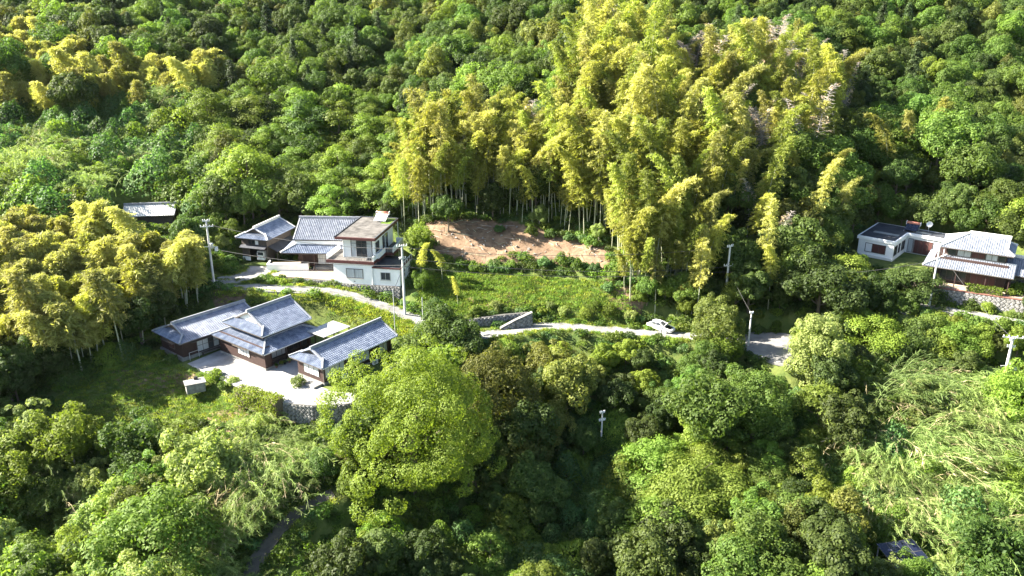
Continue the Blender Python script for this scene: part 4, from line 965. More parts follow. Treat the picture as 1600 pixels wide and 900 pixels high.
def hides(x, y, z, top, R):
    """would this crown cover something the photograph shows in front of nothing?"""
    r = np.zeros(np.shape(x), bool)
    for poly, yd in KEEP:
        for dx, hh in ((0, 1.0), (-.75, .7), (.75, .7), (0, .6), (-.9, .4), (.9, .4), (0, .15), (-1.0, .15), (1.0, .15), (0, .3), (0, .45), (0, .02)):
            px, py, _ = project(x + dx * R, y, z + hh * top); r |= in_poly(px, py, poly) & (y < yd + (30 if yd == 120 else 17))
    return r
REG = [  # later entries win; names are kinds or mixes
    ('hill', [(-900, -900), (2500, -900), (2500, 2000), (-900, 2000)]),
    ('vinehill', [(-400, 150), (150, 140), (320, 150), (330, 250), (340, 335), (200, 345), (-400, 350)]),
    ('layered', [(300, 140), (560, 138), (640, 200), (650, 290), (520, 310), (430, 330), (330, 270)]),
    ('palebamboo', [(-300, 40), (60, 30), (130, 80), (330, 90), (330, 130), (150, 150), (-300, 170)]),
    ('grove', [(-300, 335), (0, 345), (150, 338), (270, 360), (322, 385), (318, 450), (240, 490), (100, 530), (-300, 545)]),
    ('bamboo', [(615, 300), (640, 190), (760, 165), (880, 190), (880, 110), (925, 20), (1030, 30), (1070, 110), (1220, 140), (1330, 110), (1300, 190), (1190, 220), (1110, 250), (1120, 340), (1110, 430), (1010, 420), (960, 335), (640, 325)]),
    ('deadmix', [(1040, 80), (1240, 55), (1340, 120), (1300, 215), (1150, 225), (1090, 180)]),
    ('bambmix', [(1110, 240), (1200, 225), (1310, 250), (1320, 330), (1200, 420), (1110, 430), (1120, 340)]),
    ('rightmix', [(1310, 180), (1480, 180), (1480, 300), (1330, 320)]),
    ('leftbush', [(90, 540), (200, 485), (330, 452), (332, 478), (250, 515), (230, 560), (150, 590)]),
    ('front', [(-300, 560), (520, 640), (560, 520), (690, 520), (1000, 520), (1180, 540), (1340, 580), (1420, 510), (1600, 480), (2000, 480), (2000, 1400), (-300, 1400)]),
    ('leftbush', [(-300, 540), (100, 540), (200, 560), (100, 620), (70, 700), (-300, 720)]),
    ('frontleft', [(-300, 700), (230, 645), (410, 640), (450, 660), (330, 720), (320, 1000), (-300, 1400)]),
    ('canefield', [(330, 720), (400, 685), (500, 690), (500, 760), (430, 830), (340, 1000), (310, 1000)]),
    ('goldfront', [(530, 540), (1010, 505), (1010, 600), (900, 640), (770, 780), (560, 800)]),
    ('vinefront', [(560, 780), (770, 760), (900, 640), (1000, 640), (1000, 760), (1050, 1000), (540, 1000)]),
    ('vinefront', [(1180, 620), (1370, 590), (1400, 760), (1200, 840)]),
    ('cane', [(1370, 570), (1520, 585), (1640, 640), (1900, 640), (1900, 1200), (1470, 1000), (1360, 780), (1340, 690)]),
    ('layeredfront', [(1000, 680), (1200, 650), (1230, 760), (1150, 830), (1000, 820)]),
]
MIX = {'hill': [('evergreen', .56), ('dark', .18), ('layered', .12), ('vine', .07), ('feathery', .04), ('conifer', .03)], 'vinehill': [('vine', .8), ('shrub', .1), ('cane', .1)], 'layered': [('layered', .85), ('evergreen', .15)],
       'palebamboo': [('lowbamboo', .78), ('evergreen', .07), ('shrub', .15)], 'grove': [('lowbamboo', .96), ('shrub', .04)], 'bamboo': [('bamboo', .93), ('deadbamboo', .03), ('dark', .04)],
       'deadmix': [('deadbamboo', .36), ('bamboo', .58), ('evergreen', .06)], 'bambmix': [('bamboo', .35), ('dark', .35), ('evergreen', .25), ('deadbamboo', .05)],
       'rightmix': [('evergreen', .6), ('bamboo', .15), ('layered', .25)], 'front': [('evergreen', .35), ('dark', .25), ('feathery', .2), ('layered', .1), ('gold', .1)],
       'leftbush': [('dark', .7), ('vine', .3)], 'frontleft': [('feathery', .62), ('layered', .1), ('cane', .28)], 'canefield': [('cane', 1)],
       'goldfront': [('gold', .6), ('evergreen', .25), ('dark', .15)], 'vinefront': [('vine', .82), ('dark', .12), ('layered', .06)],
       'cane': [('cane', .66), ('vine', .29), ('feathery', .05)], 'layeredfront': [('layered', .8), ('gold', .2)]}
DENSE = {'bamboo': 1.65, 'deadmix': 1.95, 'bambmix': 2.7, 'grove': 1.9, 'palebamboo': 2.4, 'cane': 2.5, 'canefield': 1.9, 'vinehill': 3.0, 'vinefront': 2.6}
SCALE = {'grove': 1.08, 'palebamboo': 1.15, 'cane': 1.1, 'canefield': .85, 'vinehill': 1.25, 'hill': .82, 'front': .78, 'goldfront': .85, 'vinefront': .75, 'layeredfront': .8, 'leftbush': .8}
PLANTS = {k: [] for k in KIND}         # kind -> list of (x, y, z, scale, rotz, variant, region)
def scatter():
    for idx, (reg, poly) in enumerate(REG):
        step = DENSE.get(reg, 3.3 if reg in ('front', 'goldfront', 'frontleft', 'leftbush', 'layeredfront') else (3.5 if reg == 'hill' else 4.0)); sc0 = SCALE.get(reg, 1.0)
        gx, gy = np.meshgrid(np.arange(-190, 190, step), np.arange(62, 330, step * 1.0))
        x = (gx + RNG.uniform(-.45, .45, gx.shape) * step).ravel(); y = (gy + RNG.uniform(-.45, .45, gx.shape) * step).ravel()
        k0 = np.abs(x) < y * .75 + 34; x, y = x[k0], y[k0]
        z = zg(x, y); kinds = [k for k, _ in MIX[reg]]; pr = np.array([p for _, p in MIX[reg]]); pr = pr / pr.sum()
        ki = RNG.choice(len(kinds), len(x), p=pr)
        sc = sc0 * np.clip(np.exp(RNG.normal(0, .24, len(x))), .55, 1.65); vi = RNG.integers(0, 99, len(x)); rz = RNG.uniform(0, 6.28, len(x))
        hc = np.array([KIND[kinds[a]][v % len(KIND[kinds[a]])][2] for a, v in zip(ki, vi)]) * sc
        RR = np.array([KIND[kinds[a]][v % len(KIND[kinds[a]])][3] for a, v in zip(ki, vi)]) * sc
        TT = np.array([KIND[kinds[a]][v % len(KIND[kinds[a]])][4] for a, v in zip(ki, vi)]) * sc
        px, py, d = project(x, y, z + hc)
        ok = in_poly(px, py, poly)
        for reg2, poly2 in REG[idx + 1:]: ok &= ~in_poly(px, py, poly2)
        _, ptop, _ = project(x, y, z + TT)
        ok &= (px > -420) & (px < 1800) & (py < 1080) & (ptop < 1000) & (py > -70)
        ok &= ~blocked(x, y, .3) & ~hides(x, y, z, TT, RR)
        for i in np.nonzero(ok)[0]: PLANTS[kinds[ki[i]]].append((x[i], y[i], z[i], sc[i], rz[i], int(vi[i]) % len(KIND[kinds[ki[i]]]), reg))
scatter()
HERO = []
def hero(kind, px, py, sc, v=0, name=None, label=None, cat='tree'):
    """a plant whose crown centre is seen at (px, py)"""
    tr, cr, hc, R, top = KIND[kind][v]; p = site(px, py, hc * sc)
    HERO.append((kind, p, sc, v, name, label, cat))
NTH = ['first', 'second', 'third', 'fourth', 'fifth', 'sixth', 'seventh', 'eighth', 'ninth', 'tenth', 'eleventh', 'twelfth', 'thirteenth', 'fourteenth']
hero('camphor', 645, 674, 1.1, 0, 'camphor_tree', 'huge domed golden green tree in front of the right brown wing')
hero('tallround', 775, 625, 1.0, 0, 'broadleaf_tree', 'olive brown rounded tree leaning on the huge golden domed tree')
hero('tallround', 1180, 640, 1.0, 1, 'broadleaf_tree', 'round glossy green tree below the shaded lane stretch')
hero('tallround', 1280, 552, 1.0, 2, 'broadleaf_tree', 'tall vine cloaked tree standing just right of the shaded lane')
hero('tallround', 1334, 413, 1.0, 3, 'broadleaf_tree', 'small bright dome shaped tree in front of the white bungalow')
hero('topiary', 1412, 472, 1.0, 0, 'clipped_shrub', 'smooth clipped green shrub by the drive to the villa', 'shrub')
hero('biglayer', 1085, 735, 1.05, 0, 'layered_tree', 'wide bright green tree with tiered branches in the lower middle right')
hero('biglayer', 1365, 498, .95, 1, 'layered_tree', 'wide yellow green tree below the white bungalow')
hero('biglayer', 1432, 432, 1.0, 2, 'layered_tree', 'spreading dark tree in front of the villa roof')
hero('biglayer', 405, 160, .9, 0, 'layered_tree', 'broad bright tiered tree high in the left valley')
hero('tallround', 590, 640, .7, 1, 'broadleaf_tree', 'smaller green tree tucked under the huge golden domed tree')
hero('gold', 1300, 795, 1.0, 0, 'golden_tree', 'small yellow green tree above the solar panels')
hero('feathery', 1592, 622, 1.35, 1, 'feathery_tree', 'bright feathery bush tree at the right edge below the pole')
hero('gold', 1120, 515, 1.05, 2, 'golden_tree', 'olive bush tree beside the lane right of the white car')
hero('gold', 1125, 545, .95, 0, 'golden_tree', 'yellow green bush tree just below the lane end by the car')
for i_, (px_, py_, s_) in enumerate([(1388, 896, .7), (1428, 898, .75), (1466, 892, .65)]): hero('feathery', px_, py_, s_, i_, 'feathery_tree', ['left', 'middle', 'right'][i_] + ' one of three leafy saplings in front of the solar panels')
hero('layered', 790, 545, .8, 0, 'layered_tree', 'bright green tree hiding the lower edge of the lane bend')
for i, (px, py, v) in enumerate([(180, 42, 0), (203, 48, 1), (265, 55, 1), (460, 98, 0), (558, 85, 2), (480, 18, 1), (145, 55, 2)]):
    hero('conifer', px, py, .95, v, 'conifer_tree', ['dark pointed conifer near the top left bamboo', 'slim conifer right beside the pointed one at the top left', 'narrow conifer above the pale left bamboo',
         'slender conifer halfway along the dark upper forest', 'broad cone shaped conifer in the dark upper forest', 'conifer reaching the top edge left of centre', 'leftmost conifer among the top left trees'][i])
for i, (px, py, sc, v) in enumerate([(1085, 432, .62, 0), (978, 408, .6, 2), (1010, 395, .75, 3), (1060, 455, .5, 7), (715, 446, .38, 2), (690, 400, .5, 7), (655, 395, .55, 4)]):
    hero('bamboo', px, py, sc, v, 'bamboo', ['bright yellow bamboo plume below the central bamboo wood', 'leafy green bamboo at the right end of the bare earth bank', 'tall bamboo leaning over the earth bank end',
         'short bamboo just above the white car', 'lone bright bamboo tuft in the shaded clearing', 'arching bamboo at the left edge of the clearing', 'arching bamboo right beside the white house'][i], 'bamboo')
for i, (px, py, sc, v) in enumerate([(655, 375, .8, 1), (700, 330, .8, 0), (560, 318, .8, 2), (620, 312, .7, 1), (345, 380, .6, 0), (470, 322, .65, 2), (660, 440, .55, 1)]):
    hero(['feathery', 'evergreen'][i % 2], px, py, sc, v, 'broadleaf_tree', ['pale tree behind the right corner of the white house', 'green tree at the foot of the bamboo left of the bare bank', 'pale tree behind the ridge of the tiled house',
         'green tree behind the roof tank of the white house', 'pale tree between the left pole and the barn', 'green tree behind the barn roof', 'pale bush tree right of the stone base of the white house', 'green bush tree on the slope right of the house pole', 'pale bush tree at the left end of the lane wall'][i])
for i, (px, py, sc) in enumerate([(745, 488, .8), (775, 478, .7), (845, 490, .8), (880, 488, .7), (915, 492, .8), (950, 492, .9), (985, 495, .8), (735, 497, .7), (860, 478, .6), (930, 480, .6)]):
    hero('shrub', px, py, sc, [1, 3, 4, 3, 1][i % 5], 'shrub', 'leafy shrub on the sunny bank just above the lane, ' + NTH[i] + ' in the row', 'shrub')
for i, (px, py, sc) in enumerate([(740, 418, .9), (770, 420, .8), (800, 415, .8), (850, 412, 1.1), (880, 408, 1.2), (905, 416, 1.1), (930, 422, 1), (960, 430, 1), (780, 360, .9), (830, 362, 1), (860, 368, .9), (890, 372, 1), (925, 380, 1.1), (950, 450, 1)]):
    hero('shrub', px, py, sc, [0, 2, 0, 2, 0][i % 5], 'shrub', 'dark green shrub around the bare earth bank, ' + NTH[i] + ' in the row', 'shrub')
for i, (px, py, sc, v) in enumerate([(420, 404, .65, 2), (435, 399, .8, 3), (450, 402, .7, 0), (463, 404, .6, 4), (470, 408, .5, 1)]):
    hero('shrub', px, py, sc, v, 'shrub', 'garden shrub behind the low white wall of the tiled house, ' + NTH[i] + ' in the row', 'shrub')
for i, (px, py, sc, v, lb) in enumerate([(465, 597, .75, 3, 'small pale shrub at the corner of the right brown wing'), (1590, 452, .9, 1, 'round bright shrub at the right end of the villa terrace'), (1578, 458, .7, 4, 'yellow shrub at the right end of the villa terrace'),
                                       (1560, 440, .7, 4, 'orange tinged shrub under the side roof of the villa'), (1520, 478, 1.0, 0, 'shrub growing against the terrace wall of the villa'), (1540, 482, .8, 1, 'bright shrub at the foot of the villa terrace wall'),
                                       (335, 590, .9, 1, 'bushy green shrub beside the concrete tank'), (350, 600, .8, 0, 'dark shrub between the concrete tank and the yard'), (365, 598, .7, 3, 'pale shrub at the left end of the clipped hedge')]):
    hero('shrub', px, py, sc, v, 'shrub', lb, 'shrub')
for i, (px, py, sc, v) in enumerate([(1335, 338, .9, 0), (1372, 326, 1.0, 5), (1412, 328, .9, 1), (1452, 334, 1.0, 7), (1495, 340, .9, 2), (1540, 345, 1.0, 5), (1585, 350, .9, 3)]):
    hero('evergreen', px, py, sc, v, 'broadleaf_tree', 'broadleaf tree right behind the bungalow and villa roofs, ' + NTH[i] + ' from left')
for i, (px, py, sc, v) in enumerate([(1455, 520, .75, 5), (1490, 528, .8, 1), (1525, 535, .75, 6), (1560, 540, .7, 3), (1425, 530, .8, 7), (1590, 545, .8, 5)]):
    hero('gold' if i % 2 else 'evergreen', px, py, sc, v % 4 if i % 2 else v, 'broadleaf_tree', ('golden' if i % 2 else 'green') + ' tree below the lower drive wall of the villa, ' + {1425: 'first', 1455: 'second', 1490: 'third', 1525: 'fourth', 1560: 'fifth', 1590: 'sixth'}[px] + ' from left')
for i, (px, py, sc, v) in enumerate([(1470, 503, .9, 1), (1495, 508, .8, 3), (1520, 512, .9, 0), (1545, 516, .8, 4), (1570, 520, .9, 1), (1595, 524, .8, 3), (1445, 500, .8, 0)]):
    hero('shrub', px, py, sc, v, 'shrub', 'shrub against the lower drive wall of the villa, ' + NTH[i] + ' in the row', 'shrub')
for i, (px, py, sc, v, kd) in enumerate([(1012, 446, .6, 1, 'evergreen'), (1040, 455, .65, 0, 'gold'), (1068, 448, .6, 5, 'evergreen'), (1095, 458, .7, 2, 'layered'), (1118, 448, .6, 7, 'evergreen'), (1000, 470, .5, 1, 'gold'), (1072, 478, .5, 0, 'gold'), (1150, 455, .7, 6, 'evergreen')]):
    hero(kd, px, py, sc, v, {'evergreen': 'broadleaf_tree', 'gold': 'golden_tree', 'layered': 'layered_tree'}[kd], 'small ' + {'evergreen': 'green', 'gold': 'yellow green', 'layered': 'tiered'}[kd] + ' tree at the bamboo foot above the car, ' + {1000: 'first', 1012: 'second', 1040: 'third', 1068: 'fourth', 1072: 'fifth', 1095: 'sixth', 1118: 'seventh', 1150: 'eighth'}[px] + ' from left')
# ------------------------------------------------------------------ plants into the scene
NAME = {'evergreen': 'broadleaf_tree', 'dark': 'evergreen_tree', 'layered': 'layered_tree', 'gold': 'golden_tree', 'feathery': 'feathery_tree', 'vine': 'vine_mound', 'bamboo': 'bamboo', 'lowbamboo': 'bamboo',
        'deadbamboo': 'dead_bamboo', 'conifer': 'conifer_tree', 'shrub': 'shrub', 'cane': 'cane_clump'}
LOOK = {'evergreen': 'round broadleaf tree', 'dark': 'dense dark green tree', 'layered': 'bright tiered tree', 'gold': 'golden olive tree', 'feathery': 'pale feathery tree',
        'vine': 'vine mound', 'bamboo': 'tall bamboo plume', 'lowbamboo': 'short arching golden bamboo', 'deadbamboo': 'grey dead stem', 'conifer': 'conifer', 'shrub': 'low leafy shrub', 'cane': 'bent cane clump'}
CATS = {'vine': 'vines', 'bamboo': 'bamboo', 'lowbamboo': 'bamboo', 'deadbamboo': 'dead bamboo', 'shrub': 'shrub', 'cane': 'cane grass'}
MARKS = [(20, 20, 'in the top left corner'), (110, 30, 'near the top edge, far left'), (240, 25, 'around the top left conifers'), (350, 30, 'near the top edge, left of centre'), (470, 40, 'in the dark upper forest'), (600, 30, 'at the top edge above the valley'),
    (730, 30, 'at the top edge near the middle'), (850, 40, 'at the top edge left of the bamboo'), (960, 40, 'around the highest bamboo'), (1080, 30, 'at the top edge above the dead stems'), (1200, 25, 'on the ridge above the dead stems'), (1320, 30, 'at the top edge on the right'), (1440, 30, 'on the upper right hill'), (1560, 40, 'in the top right corner'),
    (40, 110, 'on the left edge by the pale bamboo'), (150, 110, 'in the pale bamboo patch'), (290, 110, 'right of the pale bamboo'), (410, 110, 'above the bright left valley'), (540, 110, 'below the dark upper forest'), (660, 110, 'at the head of the valley'), (780, 110, 'left of the high bamboo'), (900, 110, 'on the left flank of the bamboo wood'), (1000, 120, 'high in the bamboo wood'), (1110, 110, 'left of the dead stems'), (1220, 110, 'among the dead stems'), (1340, 110, 'right of the dead stems'), (1460, 120, 'on the right hill slope'), (1570, 120, 'on the right edge of the upper hill'),
    (50, 210, 'on the left edge of the vine slope'), (160, 210, 'on the upper vine slope'), (280, 210, 'right side of the vine slope'), (400, 210, 'in the bright left valley'), (510, 210, 'in the middle of the valley'), (610, 220, 'left of the central bamboo'), (710, 210, 'at the left end of the bamboo wood'), (810, 210, 'in the middle left bamboo'), (910, 210, 'in the middle of the bamboo wood'), (1010, 210, 'in the brightest bamboo'), (1120, 210, 'right of the brightest bamboo'), (1240, 210, 'below the dead stems'), (1350, 210, 'on the slope above the bungalow'), (1470, 220, 'in the forest above the villa'), (1570, 220, 'on the right edge above the villa'),
    (60, 300, 'on the lower vine slope, far left'), (170, 295, 'left of the small hut'), (260, 290, 'above the small hut'), (340, 290, 'right of the small hut'), (430, 300, 'behind the barn'), (510, 295, 'behind the tiled house'), (600, 300, 'behind the white house'), (690, 300, 'above the left end of the bank'), (790, 290, 'directly above the bare bank'), (890, 300, 'above the right half of the bank'), (990, 310, 'above the right bank end'), (1090, 310, 'on the bamboo slope above the pole'), (1190, 310, 'in the wood right of the bamboo'), (1290, 310, 'left of the white bungalow'), (1400, 310, 'behind the white bungalow'), (1500, 320, 'behind the villa'), (1590, 320, 'behind the right end of the villa'),
    (40, 400, 'at the left edge of the grove'), (120, 390, 'in the upper part of the grove'), (210, 400, 'in the middle of the grove'), (290, 400, 'at the right end of the grove'), (345, 400, 'beside the left pole'), (660, 420, 'right of the white house'), (960, 420, 'at the right end of the bank'), (1040, 420, 'above the white car'), (1130, 420, 'around the tall middle pole'), (1230, 420, 'in the shade above the lane'), (1320, 430, 'below the white bungalow'), (1410, 440, 'in front of the villa'), (1520, 470, 'at the villa terrace'),
    (50, 490, 'at the lower left of the grove'), (150, 480, 'in the lower grove'), (240, 480, 'behind the left brown wing'), (700, 490, 'left of the lane wall'), (850, 490, 'on the bank above the lane'), (980, 490, 'on the bank left of the car'), (1080, 490, 'just behind the car'), (1160, 500, 'by the short lane pole'), (1270, 500, 'right of the shaded lane'), (1370, 520, 'below the yellow green tree'), (1460, 530, 'below the drive wall'), (1570, 540, 'around the right edge pole'),
    (40, 590, 'in the shaded far left corner'), (130, 590, 'left of the lawn'), (640, 560, 'at the top of the domed tree'), (740, 560, 'just below the lane bend'), (840, 560, 'below the middle of the lane'), (930, 570, 'below the lane left of the car'), (1020, 570, 'below the car'), (1110, 570, 'below the right end of the lane'), (1200, 590, 'below the asphalt stretch'), (1320, 600, 'right of the vine cloaked tree'), (1430, 610, 'at the top of the cane field'), (1540, 620, 'at the upper right of the canes'),
    (50, 680, 'on the left edge below the lawn'), (150, 690, 'below the lawn'), (260, 680, 'under the concrete tank'), (370, 680, 'below the hedge'), (460, 690, 'below the block wall'), (560, 700, 'left of the domed tree'), (760, 680, 'right of the domed tree'), (860, 670, 'left of the thin white pole'), (960, 680, 'right of the thin white pole'), (1060, 670, 'above the wide tiered tree'), (1180, 690, 'under the round glossy tree'), (1290, 690, 'left of the cane field'), (1400, 710, 'in the left of the canes'), (1500, 710, 'in the middle of the canes'), (1590, 720, 'on the right edge of the canes'),
    (50, 790, 'in the left thicket'), (150, 790, 'in the middle of the left thicket'), (250, 780, 'in the right of the left thicket'), (360, 780, 'left of the track'), (450, 760, 'at the track bend'), (560, 800, 'right of the track'), (660, 790, 'under the domed tree'), (760, 790, 'in the shaded middle slope'), (860, 790, 'below the thin white pole'), (960, 790, 'left of the tiered tree'), (1080, 800, 'below the tiered tree'), (1190, 800, 'right of the tiered tree'), (1300, 790, 'above the solar panels'), (1420, 800, 'behind the solar panels'), (1540, 810, 'in the lower right canes'),
    (60, 880, 'in the bottom left corner'), (180, 880, 'at the bottom edge, left'), (300, 880, 'at the bottom edge by the canes'), (460, 880, 'at the bottom edge by the track'), (580, 880, 'at the bottom left of centre'), (720, 880, 'at the bottom centre'), (860, 880, 'at the bottom right of centre'), (1000, 880, 'at the bottom edge below the tiered tree'), (1140, 880, 'at the bottom edge left of the panels'), (1280, 880, 'just left of the solar panels'), (1400, 890, 'in front of the solar panels'), (1530, 890, 'in the bottom right corner')]
MXY = np.array([(m_[0], m_[1]) for m_ in MARKS], float)
ORD = ['leftmost', 'second', 'third', 'fourth', 'fifth', 'sixth', 'seventh', 'eighth', 'ninth', 'tenth', 'eleventh', 'twelfth', 'thirteenth', 'fourteenth', 'fifteenth', 'sixteenth', 'seventeenth', 'eighteenth', 'nineteenth', 'twentieth', 'twenty first', 'twenty second', 'twenty third', 'twenty fourth', 'twenty fifth', 'twenty sixth', 'twenty seventh', 'twenty eighth', 'twenty ninth', 'thirtieth', 'thirty first', 'thirty second', 'thirty third', 'thirty fourth', 'thirty fifth', 'thirty sixth', 'thirty seventh', 'thirty eighth', 'thirty ninth', 'fortieth']
def label_for(kind, place, k, n):
    look = LOOK[kind]
    if n == 1: return look + ' ' + place
    if k == n - 1: return 'rightmost ' + look + ' ' + place
    if k == 0: return 'leftmost ' + look + ' ' + place
    return look + ' ' + place + ', ' + ORD[min(k, 39)] + ' from left'
def plant(kind, v, p, sc, rz, name, label, cat, group=None):
    tr, cr, hc, R, top = KIND[kind][v]
    if tr is None:
        o = link(name, cr, None, p, rz, sc); tag(o, label, cat, group); return o
    e = empty(name, p, rz); e.scale = (sc,) * 3; tag(e, label, cat, group)
    link('culm' if 'bamboo' in kind else 'trunk', tr, e)
    if cr is not None: link('foliage' if 'bamboo' in kind else 'crown', cr, e)
    return e
for i, (kind, p, sc, v, name, label, cat) in enumerate(HERO):
    grp = None
    for key, g in (('sunny bank just above', 'shrubs on the lane bank'), ('around the bare earth bank', 'shrubs round the earth bank'), ('behind the low white wall', 'shrubs in the walled bed')):
        if label and key in label: grp = g
    plant(kind, v, (p[0], p[1], p[2] - .05), sc, (i * 1.7) % 6.28, name, label, cat, grp)
hx = np.array([h_[1][0] for h_ in HERO]); hy = np.array([h_[1][1] for h_ in HERO]); hr = np.array([KIND[h_[0]][h_[3]][3] * h_[2] * .62 for h_ in HERO])
REST = {}
CAP = {'lowbamboo': 130, 'bamboo': 165, 'evergreen': 290}
for kind, lst in PLANTS.items():
    rows = []
    for (x, y, z, sc, rz, v, reg) in lst:
        if (np.hypot(hx - x, hy - y) < hr).any(): continue
        tr, cr, hc, R, top = KIND[kind][v]; px, py, d = project(x, y, z + hc * sc)
        seen = (-30 < px < 1630) and (-30 < py < 930); rows.append((not seen, -R * sc / d, x, y, z, sc, rz, v, reg, px))
    rows.sort(key=lambda r: r[:2]); cap = CAP.get(kind, 270)
    byplace = {}
    for k, (uns, _, x, y, z, sc, rz, v, reg, px) in enumerate(rows):
        if k < cap and not uns:
            _px, _py, _ = project(x, y, z + KIND[kind][v][2] * sc); byplace.setdefault(int(np.argmin(np.hypot(MXY[:, 0] - _px, MXY[:, 1] - _py))), []).append((_px, k))
    lab = {}
    for mk, ls in byplace.items():
        for q_, (_, k) in enumerate(sorted(ls)): lab[k] = label_for(kind, MARKS[mk][2], q_, len(ls))
    for k, (uns, _, x, y, z, sc, rz, v, reg, px) in enumerate(rows):
        if k < cap and not uns:
            rz2 = rz
            if kind == 'cane': rz2 = (-.35 if reg == 'cane' else -.6) + (rz - 3.14) * .6
            plant(kind, v, (x, y, z - .1), sc, rz2, NAME[kind], lab[k], CATS.get(kind, 'tree'), LOOK[kind] + 's on the slopes')
        else: REST.setdefault(kind, []).append((x, y, z - .1, sc, rz, v))
# the rest of each kind, past the limit of single objects, as one mass: instances on points
def gn_mass(name, rows, meshes, label):
    col = bpy.data.collections.new(name + '_source')
    for k, me in enumerate(meshes): col.objects.link(bpy.data.objects.new('%s_piece_%02d' % (name, k), me))
    P = np.array([r[:3] for r in rows], np.float32); me = bpy.data.meshes.new(name)
    me.vertices.add(len(P)); me.vertices.foreach_set('co', P.ravel())
    rot = np.zeros((len(P), 3), np.float32); rot[:, 2] = [r[4] for r in rows]
    for nm, ty, dat, fld in (('rot', 'FLOAT_VECTOR', rot.ravel(), 'vector'), ('scl', 'FLOAT', np.array([r[3] for r in rows], np.float32), 'value'), ('idx', 'INT', np.array([r[5] for r in rows], np.int32), 'value')):
        a = me.attributes.new(nm, ty, 'POINT'); a.data.foreach_set(fld, dat)
    for m_ in meshes:
        for q in m_.materials:
            if q.name not in me.materials: me.materials.append(q)
    me.update(); o = link(name, me); tag(o, label, None, None, 'stuff')
    g = bpy.data.node_groups.new(name, 'GeometryNodeTree'); g.interface.new_socket('Geometry', in_out='INPUT', socket_type='NodeSocketGeometry'); g.interface.new_socket('Geometry', in_out='OUTPUT', socket_type='NodeSocketGeometry')
    N = g.nodes; L = g.links; gi = N.new('NodeGroupInput'); go = N.new('NodeGroupOutput'); ip = N.new('GeometryNodeInstanceOnPoints'); ci = N.new('GeometryNodeCollectionInfo')
    ci.inputs['Collection'].default_value = col; ci.inputs['Separate Children'].default_value = True; ci.inputs['Reset Children'].default_value = True
    ip.inputs['Pick Instance'].default_value = True
    def attr(nm, ty):
        n = N.new('GeometryNodeInputNamedAttribute'); n.data_type = ty; n.inputs['Name'].default_value = nm; return [s_ for s_ in n.outputs if s_.enabled and s_.name == 'Attribute'][0]
    L.new(gi.outputs[0], ip.inputs['Points']); L.new(ci.outputs[0], ip.inputs['Instance']); L.new(attr('idx', 'INT'), ip.inputs['Instance Index'])
    er = N.new('FunctionNodeEulerToRotation'); L.new(attr('rot', 'FLOAT_VECTOR'), er.inputs[0]); L.new(er.outputs[0], ip.inputs['Rotation']); L.new(attr('scl', 'FLOAT'), ip.inputs['Scale'])
    L.new(ip.outputs[0], go.inputs[0])
    md = o.modifiers.new('instances', 'NODES'); md.node_group = g
    return o
for kind, rows in REST.items():
    ms = []
    for tr, cr, hc, R, top in KIND[kind]: ms.append(cr if tr is None else (join_mesh('m', [tr, cr]) if cr is not None else tr))
    gn_mass({'bamboo': 'bamboo_thicket', 'lowbamboo': 'bamboo_thicket', 'vine': 'climbing_vines', 'cane': 'cane_grass', 'shrub': 'scrub'}.get(kind, 'far_wood'), rows, ms, LOOK[kind] + ' massed behind the nearer ones')
# ground cover
LAWN = [[(60, 650), (100, 610), (200, 545), (262, 565), (370, 602), (400, 640), (385, 665), (240, 660), (90, 690)]]
BANK = [[(335, 455), (380, 458), (520, 462), (560, 472), (610, 488), (660, 512), (640, 530), (560, 520), (500, 500), (430, 480), (350, 480)], [(640, 500), (660, 510), (660, 560), (620, 560)]]
CLEAR = [[(660, 425), (800, 428), (960, 440), (1000, 490), (960, 508), (850, 500), (835, 482), (760, 484), (700, 505), (650, 480)]]
def inpx(px, py, polys):
    r = np.zeros(px.shape, bool)
    for p in polys: r |= in_poly(px, py, p)
    return r
def cover(name, label, meshes, step, polys, excl, smin, smax, xlim, ylim):
    gx, gy = np.meshgrid(np.arange(xlim[0], xlim[1], step), np.arange(ylim[0], ylim[1], step))
    x = (gx + RNG.uniform(-.5, .5, gx.shape) * step).ravel(); y = (gy + RNG.uniform(-.5, .5, gx.shape) * step).ravel()
    k = np.abs(x) < y * .75 + 24; x, y = x[k], y[k]; z = zg(x, y); px, py, d = project(x, y, z); ok = ~blocked(x, y, -.25)
    ok &= (px > -200) & (px < 1750) & (py < 1080)
    if polys is not None: ok &= inpx(px, py, polys)
    if excl is not None: ok &= ~inpx(px, py, excl)
    n = len(meshes); gn_mass(name, [(x[i], y[i], z[i] - .03, RNG.uniform(smin, smax), RNG.uniform(0, 6.28), int(RNG.integers(0, n))) for i in np.nonzero(ok)[0]], meshes, label)
cover('undergrowth', 'leafy undergrowth covering the slopes between the trees', UNDER, 1.3, None, LAWN + BANK + CLEAR, .7, 1.5, (-190, 190), (62, 290))
cover('grass', 'short green grass of the lawn below the brown house', GRASS, .42, LAWN, None, .5, 1.1, (-75, -30), (85, 118))
cover('grass', 'sunny yellow green grass on the bank between the houses', MEADOW, .40, BANK, None, .6, 1.2, (-55, -5), (100, 135))
cover('grass', 'rough weeds and grass on the floor of the clearing', [GRASS[0], GRASS[1], MEADOW[2], GRASS[0], GRASS[2]], .40, CLEAR, None, .5, 1.3, (-22, 28), (112, 142))  # mostly the darker tufts, so the clearing's shade is put into the colour

